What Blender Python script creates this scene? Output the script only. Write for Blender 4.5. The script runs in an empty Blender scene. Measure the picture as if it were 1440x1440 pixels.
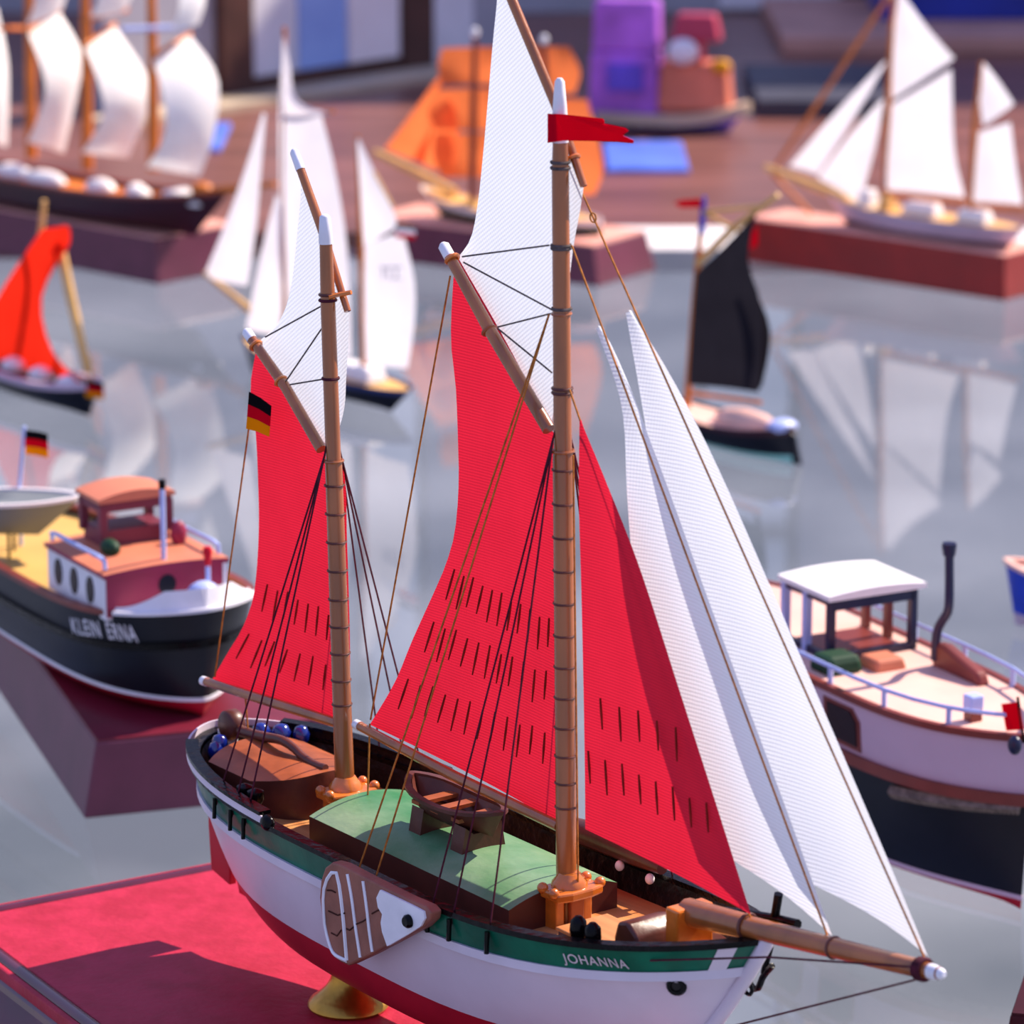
import bpy, math, random
from mathutils import Vector, Matrix
random.seed(7)
PI = math.pi
scene = bpy.context.scene
COL = scene.collection

# ------------------------------------------------------------------ camera, sky, sun, exposure (1 unit = 10 cm)
FPX, PITCH, CH = 5500.0, math.radians(14.5), 4.14          # focal length in pixels of the 1440 frame, downward tilt, height above the glass
cam_d = bpy.data.cameras.new('camera')
cam_d.sensor_width = 36.0
cam_d.lens = 36.0 * FPX / 1440.0
cam_d.clip_start, cam_d.clip_end = 0.05, 400
cam = bpy.data.objects.new('camera', cam_d)
cam.location = (0, 0, CH)
cam.rotation_euler = (PI / 2 - PITCH, 0, 0)
COL.objects.link(cam)
scene.camera = cam
cam_d.dof.use_dof = True
cam_d.dof.focus_distance = 9.75
cam_d.dof.aperture_fstop = (cam_d.lens / 1000.0) / 0.053    # 5 mm wide lens opening
cam_d.dof.aperture_blades = 0

world = bpy.data.worlds.new('world')
scene.world = world
world.use_nodes = True
wn, wl = world.node_tree.nodes, world.node_tree.links
bg = wn['Background']
tc = wn.new('ShaderNodeTexCoord')
sx = wn.new('ShaderNodeSeparateXYZ')
rp = wn.new('ShaderNodeValToRGB')
wl.new(tc.outputs['Generated'], sx.inputs[0])
wl.new(sx.outputs['Z'], rp.inputs[0])
rp.color_ramp.elements[0].position = 0.0
rp.color_ramp.elements[0].color = (0.58, 0.63, 0.82, 1)
rp.color_ramp.elements[1].position = 0.75
rp.color_ramp.elements[1].color = (0.34, 0.45, 1.0, 1)
wl.new(rp.outputs[0], bg.inputs['Color'])
bg.inputs['Strength'].default_value = 0.85

sun_d = bpy.data.lights.new('sun', 'SUN')
sun_d.energy = 8.4
sun_d.color = (1.0, 0.87, 0.72)
sun_d.angle = math.radians(0.8)
sun = bpy.data.objects.new('sun', sun_d)
SUN = Vector((0.66, 0.42, 0.72)).normalized()
sun.rotation_euler = SUN.to_track_quat('Z', 'Y').to_euler()
sun.location = (6, 8, 12)
COL.objects.link(sun)

vs = scene.view_settings
vs.view_transform = 'Standard'
vs.look = 'None'
vs.exposure = 0.0
vs.gamma = 1.0
vs.use_curve_mapping = False

# ------------------------------------------------------------------ measuring: where the sight line through a pixel of the photograph meets a real plane
FW = Vector((0, math.cos(PITCH), -math.sin(PITCH)))
UP = Vector((0, math.sin(PITCH), math.cos(PITCH)))
RT = Vector((1, 0, 0))
CAM = Vector((0, 0, CH))
def ray(px, py): return FW + RT * ((px - 720) / FPX) + UP * ((720 - py) / FPX)
def on_z(px, py, z):
    r = ray(px, py)
    return CAM + r * ((z - CAM.z) / r.z)
class Frame:                                                # a boat's own axes: x to the bow, y to port, z up; origin on the glass
    def __init__(s, o, yaw):
        a = math.radians(yaw); s.yaw = a
        s.O = Vector((o[0], o[1], 0)); s.f = Vector((math.cos(a), math.sin(a), 0)); s.s = Vector((-math.sin(a), math.cos(a), 0))
    def shift(s, dx, dy): s.O = s.O + s.f * dx + s.s * dy; return s
    def loc(s, P): d = P - s.O; return Vector((d.dot(s.f), d.dot(s.s), P.z))
    def cp(s, px, py, off=0.0):                             # point on the boat's own lengthwise plane
        r = ray(px, py)
        return s.loc(CAM + r * ((s.O + s.s * off - CAM).dot(s.s) / r.dot(s.s)))
    def z(s, px, py, z): return s.loc(on_z(px, py, z))

# ------------------------------------------------------------------ materials
def lin(c):
    return tuple(((v / 255) / 12.92 if v / 255 <= 0.04045 else ((v / 255 + 0.055) / 1.055) ** 2.4) for v in c) + (1,)
MATS = {}
def mat(name, rgb, rough=0.5, spec=0.5, metal=0.0, var=0.12, scale=14.0, bump=0.0, rgb2=None, coat=0.0, stretch=(1, 1, 1), bscale=None):
    m = bpy.data.materials.new(name); m.use_nodes = True; MATS[name] = m
    n, l = m.node_tree.nodes, m.node_tree.links
    b = n['Principled BSDF']
    b.inputs['Roughness'].default_value = rough
    b.inputs['Specular IOR Level'].default_value = spec
    b.inputs['Metallic'].default_value = metal
    b.inputs['Coat Weight'].default_value = coat
    b.inputs['Coat Roughness'].default_value = 0.12
    t = n.new('ShaderNodeTexCoord'); mp = n.new('ShaderNodeMapping'); mp.inputs['Scale'].default_value = stretch
    no = n.new('ShaderNodeTexNoise'); no.inputs['Scale'].default_value = scale; no.inputs['Detail'].default_value = 4
    l.new(t.outputs['Object'], mp.inputs[0]); l.new(mp.outputs[0], no.inputs['Vector'])
    r = n.new('ShaderNodeValToRGB')
    a = lin(rgb)
    c2 = lin(rgb2) if rgb2 else tuple(min(1, v * (1 + var)) for v in a[:3]) + (1,)
    c1 = a if rgb2 else tuple(v * (1 - var) for v in a[:3]) + (1,)
    r.color_ramp.elements[0].position = 0.35; r.color_ramp.elements[0].color = c1
    r.color_ramp.elements[1].position = 0.65; r.color_ramp.elements[1].color = c2
    l.new(no.outputs['Fac'], r.inputs[0]); l.new(r.outputs[0], b.inputs['Base Color'])
    if bump:
        nb = n.new('ShaderNodeTexNoise'); nb.inputs['Scale'].default_value = bscale or scale * 4; nb.inputs['Detail'].default_value = 3
        l.new(mp.outputs[0], nb.inputs['Vector'])
        bp = n.new('ShaderNodeBump'); bp.inputs['Strength'].default_value = bump; bp.inputs['Distance'].default_value = 0.01
        l.new(nb.outputs['Fac'], bp.inputs['Height']); l.new(bp.outputs[0], b.inputs['Normal'])
    return m
def cloth(name, rgb, trans, weave=0.0, freq=60.0, angle=0.0, dark=0.86, rough=0.9, trgb=None):
    """woven sailcloth: reflects and lets light through; fine thread ridges"""
    m = bpy.data.materials.new(name); m.use_nodes = True; MATS[name] = m
    n, l = m.node_tree.nodes, m.node_tree.links
    n.remove(n['Principled BSDF']); out = n['Material Output']
    t = n.new('ShaderNodeTexCoord'); mp = n.new('ShaderNodeMapping'); mp.inputs['Rotation'].default_value = (0, angle, 0)
    l.new(t.outputs['Object'], mp.inputs[0])
    w1 = n.new('ShaderNodeTexWave'); w1.bands_direction = 'Z'; w1.inputs['Scale'].default_value = freq
    w2 = n.new('ShaderNodeTexWave'); w2.bands_direction = 'X'; w2.inputs['Scale'].default_value = freq * 1.25
    for w in (w1, w2):
        w.inputs['Distortion'].default_value = 0.6; w.inputs['Detail'].default_value = 1.0
        l.new(mp.outputs[0], w.inputs['Vector'])
    no = n.new('ShaderNodeTexNoise'); no.inputs['Scale'].default_value = 7.0; no.inputs['Detail'].default_value = 5
    l.new(mp.outputs[0], no.inputs['Vector'])
    def M(op, a, b):
        x = n.new('ShaderNodeMath'); x.operation = op
        for i, v in enumerate((a, b)):
            if isinstance(v, (int, float)): x.inputs[i].default_value = v
            else: l.new(v, x.inputs[i])
        return x.outputs[0]
    h = M('ADD', M('MULTIPLY', w1.outputs['Fac'], 0.65), M('MULTIPLY', w2.outputs['Fac'], 0.35))
    f = M('ADD', M('MULTIPLY', h, weave), M('MULTIPLY', no.outputs['Fac'], 1.0 - weave))
    a = lin(rgb)
    r = n.new('ShaderNodeValToRGB')
    r.color_ramp.elements[0].position = 0.15; r.color_ramp.elements[0].color = tuple(v * dark for v in a[:3]) + (1,)
    r.color_ramp.elements[1].position = 0.8; r.color_ramp.elements[1].color = a
    l.new(f, r.inputs[0])
    bp = n.new('ShaderNodeBump'); bp.inputs['Strength'].default_value = 0.35 * (weave > 0); bp.inputs['Distance'].default_value = 0.004
    l.new(h, bp.inputs['Height'])
    d = n.new('ShaderNodeBsdfDiffuse'); tr = n.new('ShaderNodeBsdfTranslucent'); mx = n.new('ShaderNodeMixShader')
    mx.inputs[0].default_value = trans
    l.new(r.outputs[0], d.inputs['Color']); l.new(bp.outputs[0], d.inputs['Normal'])
    if trgb:
        mc = n.new('ShaderNodeMixRGB'); mc.blend_type = 'MULTIPLY'; mc.inputs[0].default_value = 1.0
        l.new(r.outputs[0], mc.inputs[1]); mc.inputs[2].default_value = lin(trgb); l.new(mc.outputs[0], tr.inputs['Color'])
    else:
        l.new(r.outputs[0], tr.inputs['Color'])
    l.new(bp.outputs[0], tr.inputs['Normal'])
    l.new(d.outputs[0], mx.inputs[1]); l.new(tr.outputs[0], mx.inputs[2]); l.new(mx.outputs[0], out.inputs['Surface'])
    return m
def glass_mat(name, ior, tint):
    m = bpy.data.materials.new(name); m.use_nodes = True; MATS[name] = m
    n, l = m.node_tree.nodes, m.node_tree.links
    n.remove(n['Principled BSDF']); out = n['Material Output']
    fr = n.new('ShaderNodeFresnel'); fr.inputs['IOR'].default_value = ior
    t = n.new('ShaderNodeBsdfTransparent'); t.inputs['Color'].default_value = tint
    g = n.new('ShaderNodeBsdfGlossy'); g.inputs['Roughness'].default_value = 0.035
    tc_ = n.new('ShaderNodeTexCoord'); no = n.new('ShaderNodeTexNoise'); no.inputs['Scale'].default_value = 1.3
    l.new(tc_.outputs['Object'], no.inputs['Vector'])
    bp = n.new('ShaderNodeBump'); bp.inputs['Strength'].default_value = 0.03; bp.inputs['Distance'].default_value = 0.02
    l.new(no.outputs['Fac'], bp.inputs['Height']); l.new(bp.outputs[0], g.inputs['Normal'])
    mx = n.new('ShaderNodeMixShader')
    l.new(fr.outputs[0], mx.inputs[0]); l.new(t.outputs[0], mx.inputs[1]); l.new(g.outputs[0], mx.inputs[2]); l.new(mx.outputs[0], out.inputs['Surface'])
    return m

mat('hull_white', (214, 202, 216), 0.35, 0.5, var=0.05, scale=5, bump=0.08, bscale=30)
mat('hull_green', (12, 98, 74), 0.28, 0.3, var=0.25, scale=9, bump=0.12, bscale=25)
mat('hull_red', (176, 12, 40), 0.45, 0.4, var=0.12, scale=6)
mat('gloss_black', (12, 10, 12), 0.2, 0.15, var=0.4, scale=20, bump=0.4, bscale=30)
mat('bulwark_black', (20, 15, 17), 0.35, 0.25, var=0.5, scale=14, bump=0.7, bscale=30)
mat('deck_tan', (214, 150, 92), 0.4, 0.4, rgb2=(190, 118, 66), scale=6, bump=0.1, stretch=(0.4, 6, 1))
mat('hatch_green', (46, 118, 66), 0.4, 0.4, rgb2=(132, 160, 124), scale=3.2, bump=0.2, bscale=40)
mat('hatch_brown', (78, 36, 30), 0.5, 0.3, var=0.2, scale=9)
mat('cabin_brown', (156, 80, 42), 0.42, 0.4, var=0.25, scale=10, coat=0.0, bump=0.15, bscale=20)
mat('dark_varnish', (92, 44, 34), 0.42, 0.4, var=0.25, scale=12, coat=0.12, bump=0.2, bscale=24)
mat('spar', (160, 90, 44), 0.26, 0.5, var=0.25, scale=9, coat=0.6, bump=0.12, bscale=40, stretch=(1, 1, 0.25))
mat('orange_varnish', (210, 112, 34), 0.26, 0.6, var=0.22, scale=9, coat=0.5, bump=0.15, bscale=25)
mat('white_paint', (232, 230, 238), 0.35, 0.5, var=0.06, scale=10, bump=0.1)
mat('tan_fibre', (172, 104, 44), 0.8, 0.2, var=0.3, scale=60)
mat('plum_fibre', (74, 22, 40), 0.8, 0.2, var=0.3, scale=60)
mat('grey_fibre', (84, 74, 74), 0.8, 0.2, var=0.3, scale=60)
mat('reef_brown', (128, 34, 28), 0.9, 0.1, var=0.2, scale=30)
mat('leeboard_brown', (140, 84, 68), 0.5, 0.4, var=0.25, scale=10, bump=0.3, bscale=25)
mat('crack_dark', (70, 40, 34), 0.8, 0.1)
mat('stand_plum', (112, 26, 46), 0.35, 0.5, var=0.15, scale=6)
mat('stand_dark', (58, 6, 20), 0.5, 0.2, var=0.15, scale=6)
mat('brass', (196, 146, 62), 0.3, 0.5, metal=0.9, var=0.25, scale=12, bump=0.25, bscale=20)
mat('velvet_red', (182, 30, 62), 0.55, 0.35, rgb2=(164, 20, 48), scale=12, bump=0.25, bscale=40)
mat('stand_maroon', (86, 12, 34), 0.2, 0.6, var=0.2, scale=8, coat=0.6)
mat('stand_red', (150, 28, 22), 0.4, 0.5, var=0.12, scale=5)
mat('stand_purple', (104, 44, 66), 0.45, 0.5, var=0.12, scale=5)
mat('stand_sunlit_pink', (236, 168, 150), 0.5, 0.4, var=0.08, scale=5)  # sunlit look of the stand tops put into the colour
mat('flag_red', (214, 8, 40), 0.6, 0.3, var=0.08, scale=10)
mat('flag_black', (26, 20, 26), 0.6, 0.3)
mat('flag_gold', (236, 160, 16), 0.6, 0.3)
mat('cobalt', (14, 34, 120), 0.15, 0.7, var=0.3, scale=20, coat=0.5)
cloth('sail_red', (228, 50, 76), 0.38, 0.55, 42.0, 0.0, 0.72, trgb=(255, 190, 200))
cloth('sail_white', (228, 232, 244), 0.42, 0.7, 34.0, 0.0, 0.84)
cloth('sail_white_diagonal', (232, 238, 250), 0.38, 0.7, 34.0, math.radians(35), 0.84)
cloth('sail_pale', (236, 234, 244), 0.5)
cloth('sail_bright', (253, 252, 252), 0.28)
cloth('sail_orange', (255, 138, 80), 0.55, dark=0.75)
cloth('sail_scarlet', (232, 44, 26), 0.5, dark=0.8)
cloth('sail_black', (40, 38, 46), 0.3, dark=0.7)
cloth('flag_cloth_red', (222, 10, 42), 0.4, dark=0.9)
cloth('flag_cloth_black', (24, 20, 24), 0.2, dark=0.9)
cloth('flag_cloth_gold', (246, 168, 14), 0.4, dark=0.9)

# ------------------------------------------------------------------ mesh tools
class MB:
    def __init__(s): s.v, s.f = [], []
    def add(s, vs_, fs_):
        b = len(s.v); s.v += [tuple(v) for v in vs_]; s.f += [tuple(i + b for i in f) for f in fs_]; return s
    def box(s, x0, x1, y0, y1, z0, z1, tx=0.0, ty=0.0):      # tx, ty: how far the top is drawn in
        return s.add([(x0, y0, z0), (x1, y0, z0), (x1, y1, z0), (x0, y1, z0),
                      (x0 + tx, y0 + ty, z1), (x1 - tx, y0 + ty, z1), (x1 - tx, y1 - ty, z1), (x0 + tx, y1 - ty, z1)],
                     [(0, 3, 2, 1), (4, 5, 6, 7), (0, 1, 5, 4), (1, 2, 6, 5), (2, 3, 7, 6), (3, 0, 4, 7)])
    def tube(s, path, r, n=8, cap=True):
        path = [Vector(p) for p in path]
        rs = r if isinstance(r, (list, tuple)) else [r] * len(path)
        rings = []; side = None
        for i, p in enumerate(path):
            d = (path[min(i + 1, len(path) - 1)] - path[max(i - 1, 0)]).normalized()
            if side is None:
                side = d.cross(Vector((0.31, 0.72, 0.2)) if abs(d.y) < 0.9 else Vector((1, 0.1, 0.2))).normalized()
            else:
                side = (side - d * side.dot(d)).normalized()
            o = d.cross(side)
            rings.append([p + (side * math.cos(2 * PI * k / n) + o * math.sin(2 * PI * k / n)) * rs[i] for k in range(n)])
        vv = [q for g in rings for q in g]; ff = []
        for i in range(len(path) - 1):
            for k in range(n):
                ff.append((i * n + k, i * n + (k + 1) % n, (i + 1) * n + (k + 1) % n, (i + 1) * n + k))
        if cap:
            ff.append(tuple(reversed(range(n)))); ff.append(tuple(range((len(path) - 1) * n, len(path) * n)))
        return s.add(vv, ff)
    def ring(s, c, axis, R, r, n=16, m=6):
        c = Vector(c); ax = Vector(axis).normalized()
        u = ax.orthogonal().normalized(); w = ax.cross(u)
        vv, ff = [], []
        for i in range(n):
            a = 2 * PI * i / n; d = u * math.cos(a) + w * math.sin(a)
            for k in range(m):
                b = 2 * PI * k / m
                vv.append(c + d * (R + r * math.cos(b)) + ax * r * math.sin(b))
        for i in range(n):
            for k in range(m):
                ff.append((i * m + k, ((i + 1) % n) * m + k, ((i + 1) % n) * m + (k + 1) % m, i * m + (k + 1) % m))
        return s.add(vv, ff)
    def lathe(s, c, prof, n=24, sx=1.0, sy=1.0):             # prof: (radius, height) pairs, bottom to top
        c = Vector(c); vv, ff = [], []
        for (r, h) in prof:
            for k in range(n):
                a = 2 * PI * k / n
                vv.append((c.x + r * math.cos(a) * sx, c.y + r * math.sin(a) * sy, c.z + h))
        for i in range(len(prof) - 1):
            for k in range(n):
                ff.append((i * n + k, i * n + (k + 1) % n, (i + 1) * n + (k + 1) % n, (i + 1) * n + k))
        ff.append(tuple(reversed(range(n)))); ff.append(tuple(range((len(prof) - 1) * n, len(prof) * n)))
        return s.add(vv, ff)
    def prism(s, pts, d):                                    # closed outline of 3-D points pushed out along vector d
        d = Vector(d); k = len(pts); pts = [Vector(p) for p in pts]
        return s.add(pts + [p + d for p in pts], [tuple(range(k)), tuple(reversed(range(k, 2 * k)))] +
                     [(i, i + k, (i + 1) % k + k, (i + 1) % k) for i in range(k)])
    def grid(s, rows):
        m = len(rows[0]); ff = []
        for i in range(len(rows) - 1):
            for k in range(m - 1):
                ff.append((i * m + k, i * m + k + 1, (i + 1) * m + k + 1, (i + 1) * m + k))
        return s.add([p for r in rows for p in r], ff)
    def blob(s, c, rx, ry, rz, n=14, m=8):
        prof = [(math.sin(PI * (i + 0.02) / (m + 0.04)), -math.cos(PI * (i + 0.02) / (m + 0.04)) * rz) for i in range(m + 1)]
        return s.lathe(c, prof, n, rx, ry)
    def build(s, name, material, parent=None, smooth=True, bevel=0.0):
        me = bpy.data.meshes.new(name); me.from_pydata(s.v, [], s.f); me.update()
        me.materials.append(MATS[material] if isinstance(material, str) else material)
        if smooth:
            me.polygons.foreach_set('use_smooth', [True] * len(me.polygons))
            me.set_sharp_from_angle(angle=math.radians(50))
        o = bpy.data.objects.new(name, me); COL.objects.link(o)
        if parent is not None: o.parent = parent
        if bevel:
            b = o.modifiers.new('bevel', 'BEVEL'); b.width = bevel; b.segments = 2; b.limit_method = 'ANGLE'
        return o
def tag(o, label=None, cat=None, group=None, kind=None):
    if label: o['label'] = label
    if cat: o['category'] = cat
    if group: o['group'] = group
    if kind: o['kind'] = kind
    return o
def thing(name, fr, label, cat, z=0.0, group=None):
    o = bpy.data.objects.new(name, None); COL.objects.link(o)
    o.empty_display_size = 0.1
    o.location = (fr.O.x, fr.O.y, 0); o.rotation_euler = (0, 0, fr.yaw)
    return tag(o, label, cat, group)
def resample(pts, n):
    pts = [Vector(p) for p in pts]
    if len(pts) == 2: return [pts[0].lerp(pts[1], i / (n - 1)) for i in range(n)]
    # smooth curve through the points, evenly spaced
    dense = []
    for i in range(len(pts) - 1):
        p0, p1, p2, p3 = pts[max(i - 1, 0)], pts[i], pts[i + 1], pts[min(i + 2, len(pts) - 1)]
        for k in range(12):
            t = k / 12
            dense.append(0.5 * ((2 * p1) + (p2 - p0) * t + (2 * p0 - 5 * p1 + 4 * p2 - p3) * t * t + (3 * p1 - p0 - 3 * p2 + p3) * t ** 3))
    dense.append(pts[-1])
    L = [0]
    for a, b in zip(dense, dense[1:]): L.append(L[-1] + (b - a).length)
    out = []; j = 0
    for i in range(n):
        t = L[-1] * i / (n - 1)
        while j < len(L) - 2 and L[j + 1] < t: j += 1
        q = 0 if L[j + 1] == L[j] else (t - L[j]) / (L[j + 1] - L[j])
        out.append(dense[j].lerp(dense[j + 1], min(1, max(0, q))))
    return out
def sail(name, fr, luff, leech, material, parent, off=0.0, off2=None, belly=0.03, n=18, m=10, label=None, bdir=(0, 1, 0), ruck=0.0):
    """cloth spread between two edges given bottom to top; billows by belly"""
    off2 = off if off2 is None else off2
    A = resample([fr.cp(x, y, off) for x, y in luff], n); B = resample([fr.cp(x, y, off2) for x, y in leech], n)
    bd = Vector(bdir); rows = []
    for i in range(n):
        t = i / (n - 1); row = []
        for k in range(m):
            q = k / (m - 1)
            w = belly * math.sin(PI * q) * (0.35 + 0.65 * math.sin(PI * min(1, 0.15 + 0.85 * t)))
            w += ruck * math.sin(q * 9 + t * 2.0) * (1 - t)
            row.append(A[i].lerp(B[i], q) + bd * w)
        rows.append(row)
    mb = MB().grid(rows); o = mb.build(name, material, parent)
    if label: o['label'] = label
    o['_n'] = n
    del o['_n']
    return o
def rope(name, fr, pts, r, material, parent, n=5):
    return MB().tube(pts, r, n).build(name, material, parent)
def spar(name, pts, r, material, parent, tip=None, tip_len=0.0, n=12, tip_mat='white_paint'):
    pts = [Vector(p) for p in pts]; rs = r if isinstance(r, (list, tuple)) else [r] * len(pts)
    o = MB().tube(pts, rs, n).build(name, material, parent)
    if tip_len:
        a, b = pts[-1], pts[-2]; d = (a - b).normalized()
        MB().tube([a - d * tip_len, a, a + d * 0.008], [rs[-1] + 0.0015, rs[-1] + 0.001, rs[-1] * 0.55], n).build('tip', tip_mat, o)
    return o

class Hull:
    """xs, xb: stern and bow position by height 0..1; B half beam; zr(u), zk(u) rail and keel height; ends given by (power, exponent)"""
    def __init__(s, xs, xb, B, zr, zk, bow=(3.5, 0.8), stern=(4, 0.6), e_mid=0.25, e_end=0.8, transom=0.0):
        s.xs, s.xb, s.B, s.zr, s.zk, s.bow, s.stern, s.em, s.ee, s.tr = xs, xb, B, zr, zk, bow, stern, e_mid, e_end, transom
    def hb(s, u):
        v = 2 * u - 1
        if v >= 0: return s.B * max(0, 1 - v ** s.bow[0]) ** s.bow[1]
        return s.B * (s.tr + (1 - s.tr) * max(0, 1 - (-v) ** s.stern[0]) ** s.stern[1])
    def P(s, u, t, side=1, inset=0.0):
        e = s.em + (s.ee - s.em) * abs(2 * u - 1) ** 3
        tt = max(t, 0.0)
        zk, zr = s.zk(u), s.zr(u)
        y = max(0.0, s.hb(u) * (tt ** e if tt > 0 else 0) - inset)
        x0, x1 = s.xs(t), s.xb(t)
        return Vector((x0 + inset + (x1 - x0 - 2 * inset) * u, side * y, zk + t * (zr - zk)))
    def t_at(s, u, z): return (z - s.zk(u)) / (s.zr(u) - s.zk(u))
    def us(s, n): return [0.5 - 0.5 * math.cos(PI * i / n) for i in range(n + 1)]
    def band(s, t0, t1, n=40, m=5, out=0.0, inset=0.0):
        mb = MB()
        for side in (1, -1):
            rows = []
            for u in s.us(n):
                a, b = t0(u), t1(u)
                row = []
                for k in range(m + 1):
                    p = s.P(u, a + (b - a) * k / m, side, inset)
                    if out:
                        p.y += side * out; p.x += out * (2 * u - 1)
                    row.append(p)
                rows.append(row if side > 0 else row[::-1])
            mb.grid(rows)
            if s.tr and not inset:
                pass
        if s.tr:                                              # flat stern
            u = 0.0; a, b = t0(u), t1(u)
            rows = [[s.P(u, a + (b - a) * k / m, -1, inset) for k in range(m + 1)], [s.P(u, a + (b - a) * k / m, 1, inset) for k in range(m + 1)]]
            mb.grid(rows)
        return mb
    def deck(s, zf, n=40, inset=0.01):
        rows = []
        for u in s.us(n):
            z = zf(u); t = s.t_at(u, z)
            p, q = s.P(u, t, -1, inset), s.P(u, t, 1, inset)
            rows.append([p, p.lerp(q, 0.25), p.lerp(q, 0.5), p.lerp(q, 0.75), q])
        return MB().grid(rows)
    def loop(s, t, n=40, inset=0.0):
        us = s.us(n)
        return [s.P(u, t(u), -1, inset) for u in us] + [s.P(u, t(u), 1, inset) for u in reversed(us[1:-1])]
    def edge(s, t, w_out, w_in, h0, h1, n=40, u0=0.0, u1=1.0, sides=(1, -1)):
        """a moulding that follows the hull at height t"""
        mb = MB()
        for sd in sides:
            rows = []
            for u in [u0 + (u1 - u0) * (0.5 - 0.5 * math.cos(PI * i / n)) for i in range(n + 1)]:
                p = s.P(u, t(u), sd)
                q = s.P(min(1, u + 1e-3), t(u), sd) - s.P(max(0, u - 1e-3), t(u), sd)
                nn = Vector((q.y, -q.x, 0)); nn = nn.normalized() if nn.length > 1e-9 else Vector((1, 0, 0))
                if nn.y * sd < 0: nn = -nn
                if p.y * sd < 1e-6: nn = Vector((1 if u > 0.5 else -1, 0, 0))
                a, b = p + nn * w_out, p - nn * w_in
                if sd * b.y < 0: b.y = 0
                rows.append([a + Vector((0, 0, h0)), a + Vector((0, 0, h1)), b + Vector((0, 0, h1)), b + Vector((0, 0, h0)), a + Vector((0, 0, h0))])
            mb.grid(rows)
            if u0 > 0: mb.add(rows[0][:4], [(0, 1, 2, 3)])
            if u1 < 1: mb.add(rows[-1][:4], [(3, 2, 1, 0)])
        return mb
    def y_at(s, x, z):
        u = 0.5
        for _ in range(30):
            t = s.t_at(u, z); u = min(0.999, max(0.001, (x - s.xs(t)) / (s.xb(t) - s.xs(t))))
        return s.P(u, s.t_at(u, z), 1).y
def lettering(name, text, fr, hull, pa, pb, h, material, parent, eps=0.004):
    """letters painted on the near side of a hull, set along the line of sight points pa to pb"""
    cu = bpy.data.curves.new('letters', 'FONT'); cu.body = text; cu.size = 1.0; cu.extrude = 0.0; cu.offset = 0.010; cu.space_word = 1.7; cu.space_character = 1.12
    to = bpy.data.objects.new('letters', cu); COL.objects.link(to)
    dg = bpy.context.evaluated_depsgraph_get()
    me = bpy.data.meshes.new_from_object(to.evaluated_get(dg))
    bpy.data.objects.remove(to)
    N = 16
    base = [hit(fr, hull, pa[0] + (pb[0] - pa[0]) * i / N, pa[1] + (pb[1] - pa[1]) * i / N) for i in range(N + 1)]
    for _ in range(12): base = [base[0]] + [(base[i - 1] + base[i] * 2 + base[i + 1]) / 4 for i in range(1, N)] + [base[N]]
    xs = [v.co.x for v in me.vertices]; ys = [v.co.y for v in me.vertices]
    a, b, c, d = min(xs), max(xs), min(ys), max(ys)
    for v in me.vertices:
        q = (v.co.x - a) / (b - a) * N; w = (v.co.y - c) / (d - c)
        i = min(N - 1, int(q)); p = base[i].lerp(base[i + 1], q - i)
        z = p.z + h * w
        v.co = (p.x, -hull.y_at(p.x, z) - eps, z)
    me.materials.clear(); me.materials.append(MATS[material])
    me.name = name
    o = bpy.data.objects.new(name, me); COL.objects.link(o); o.parent = parent
    return o
def cb(b): return b * b if b > 0 else 0.0

def hit(fr, hull, px, py):                                   # where a sight line meets the near (starboard) side of a hull
    best = None
    for i in range(500):
        z = 0.02 + i * 0.002
        p = fr.z(px, py, z)
        if p.x < hull.xs(0.8) + 0.02 or p.x > hull.xb(0.8) - 0.005 or z > hull.zr(0.8): continue
        e = abs(-p.y - hull.y_at(p.x, z))
        if best is None or e < best[0]: best = (e, p)
    return best[1]

# ================================================================== the place: glass shelf over a floor, wooden counter and wall behind
mat('floor_stone', (106, 112, 124), 0.8, 0.2, rgb2=(156, 158, 168), scale=0.16, bump=0.1)
mat('counter_wood', (126, 80, 70), 0.35, 0.5, var=0.3, scale=1.2, stretch=(0.4, 3, 1))
mat('ledge_white', (238, 232, 230), 0.5, 0.4, var=0.04, scale=3)
mat('wall_grey', (172, 170, 180), 0.7, 0.3, var=0.1, scale=1.5)
mat('frame_brown', (84, 52, 44), 0.5, 0.4, var=0.2, scale=3)
mat('panel_blue', (160, 190, 255), 0.4, 0.5, var=0.15, scale=1.5)
mat('panel_pale', (250, 240, 240), 0.5, 0.4, var=0.06, scale=1.5)
mat('panel_grey', (232, 230, 236), 0.5, 0.4, var=0.08, scale=1.5)
mat('ledge_cream', (196, 176, 152), 0.6, 0.3, var=0.1, scale=2)
mat('ledge_pink', (196, 146, 132), 0.6, 0.3, var=0.12, scale=1.5)
glass_mat('shelf_glass', 1.8, (0.80, 0.86, 0.88, 1))
mt = bpy.data.materials.new('glass_underside'); mt.use_nodes = True; MATS['glass_underside'] = mt
_n = mt.node_tree.nodes; _n.remove(_n['Principled BSDF']); _t = _n.new('ShaderNodeBsdfTransparent')
mt.node_tree.links.new(_t.outputs[0], _n['Material Output'].inputs['Surface'])

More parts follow.
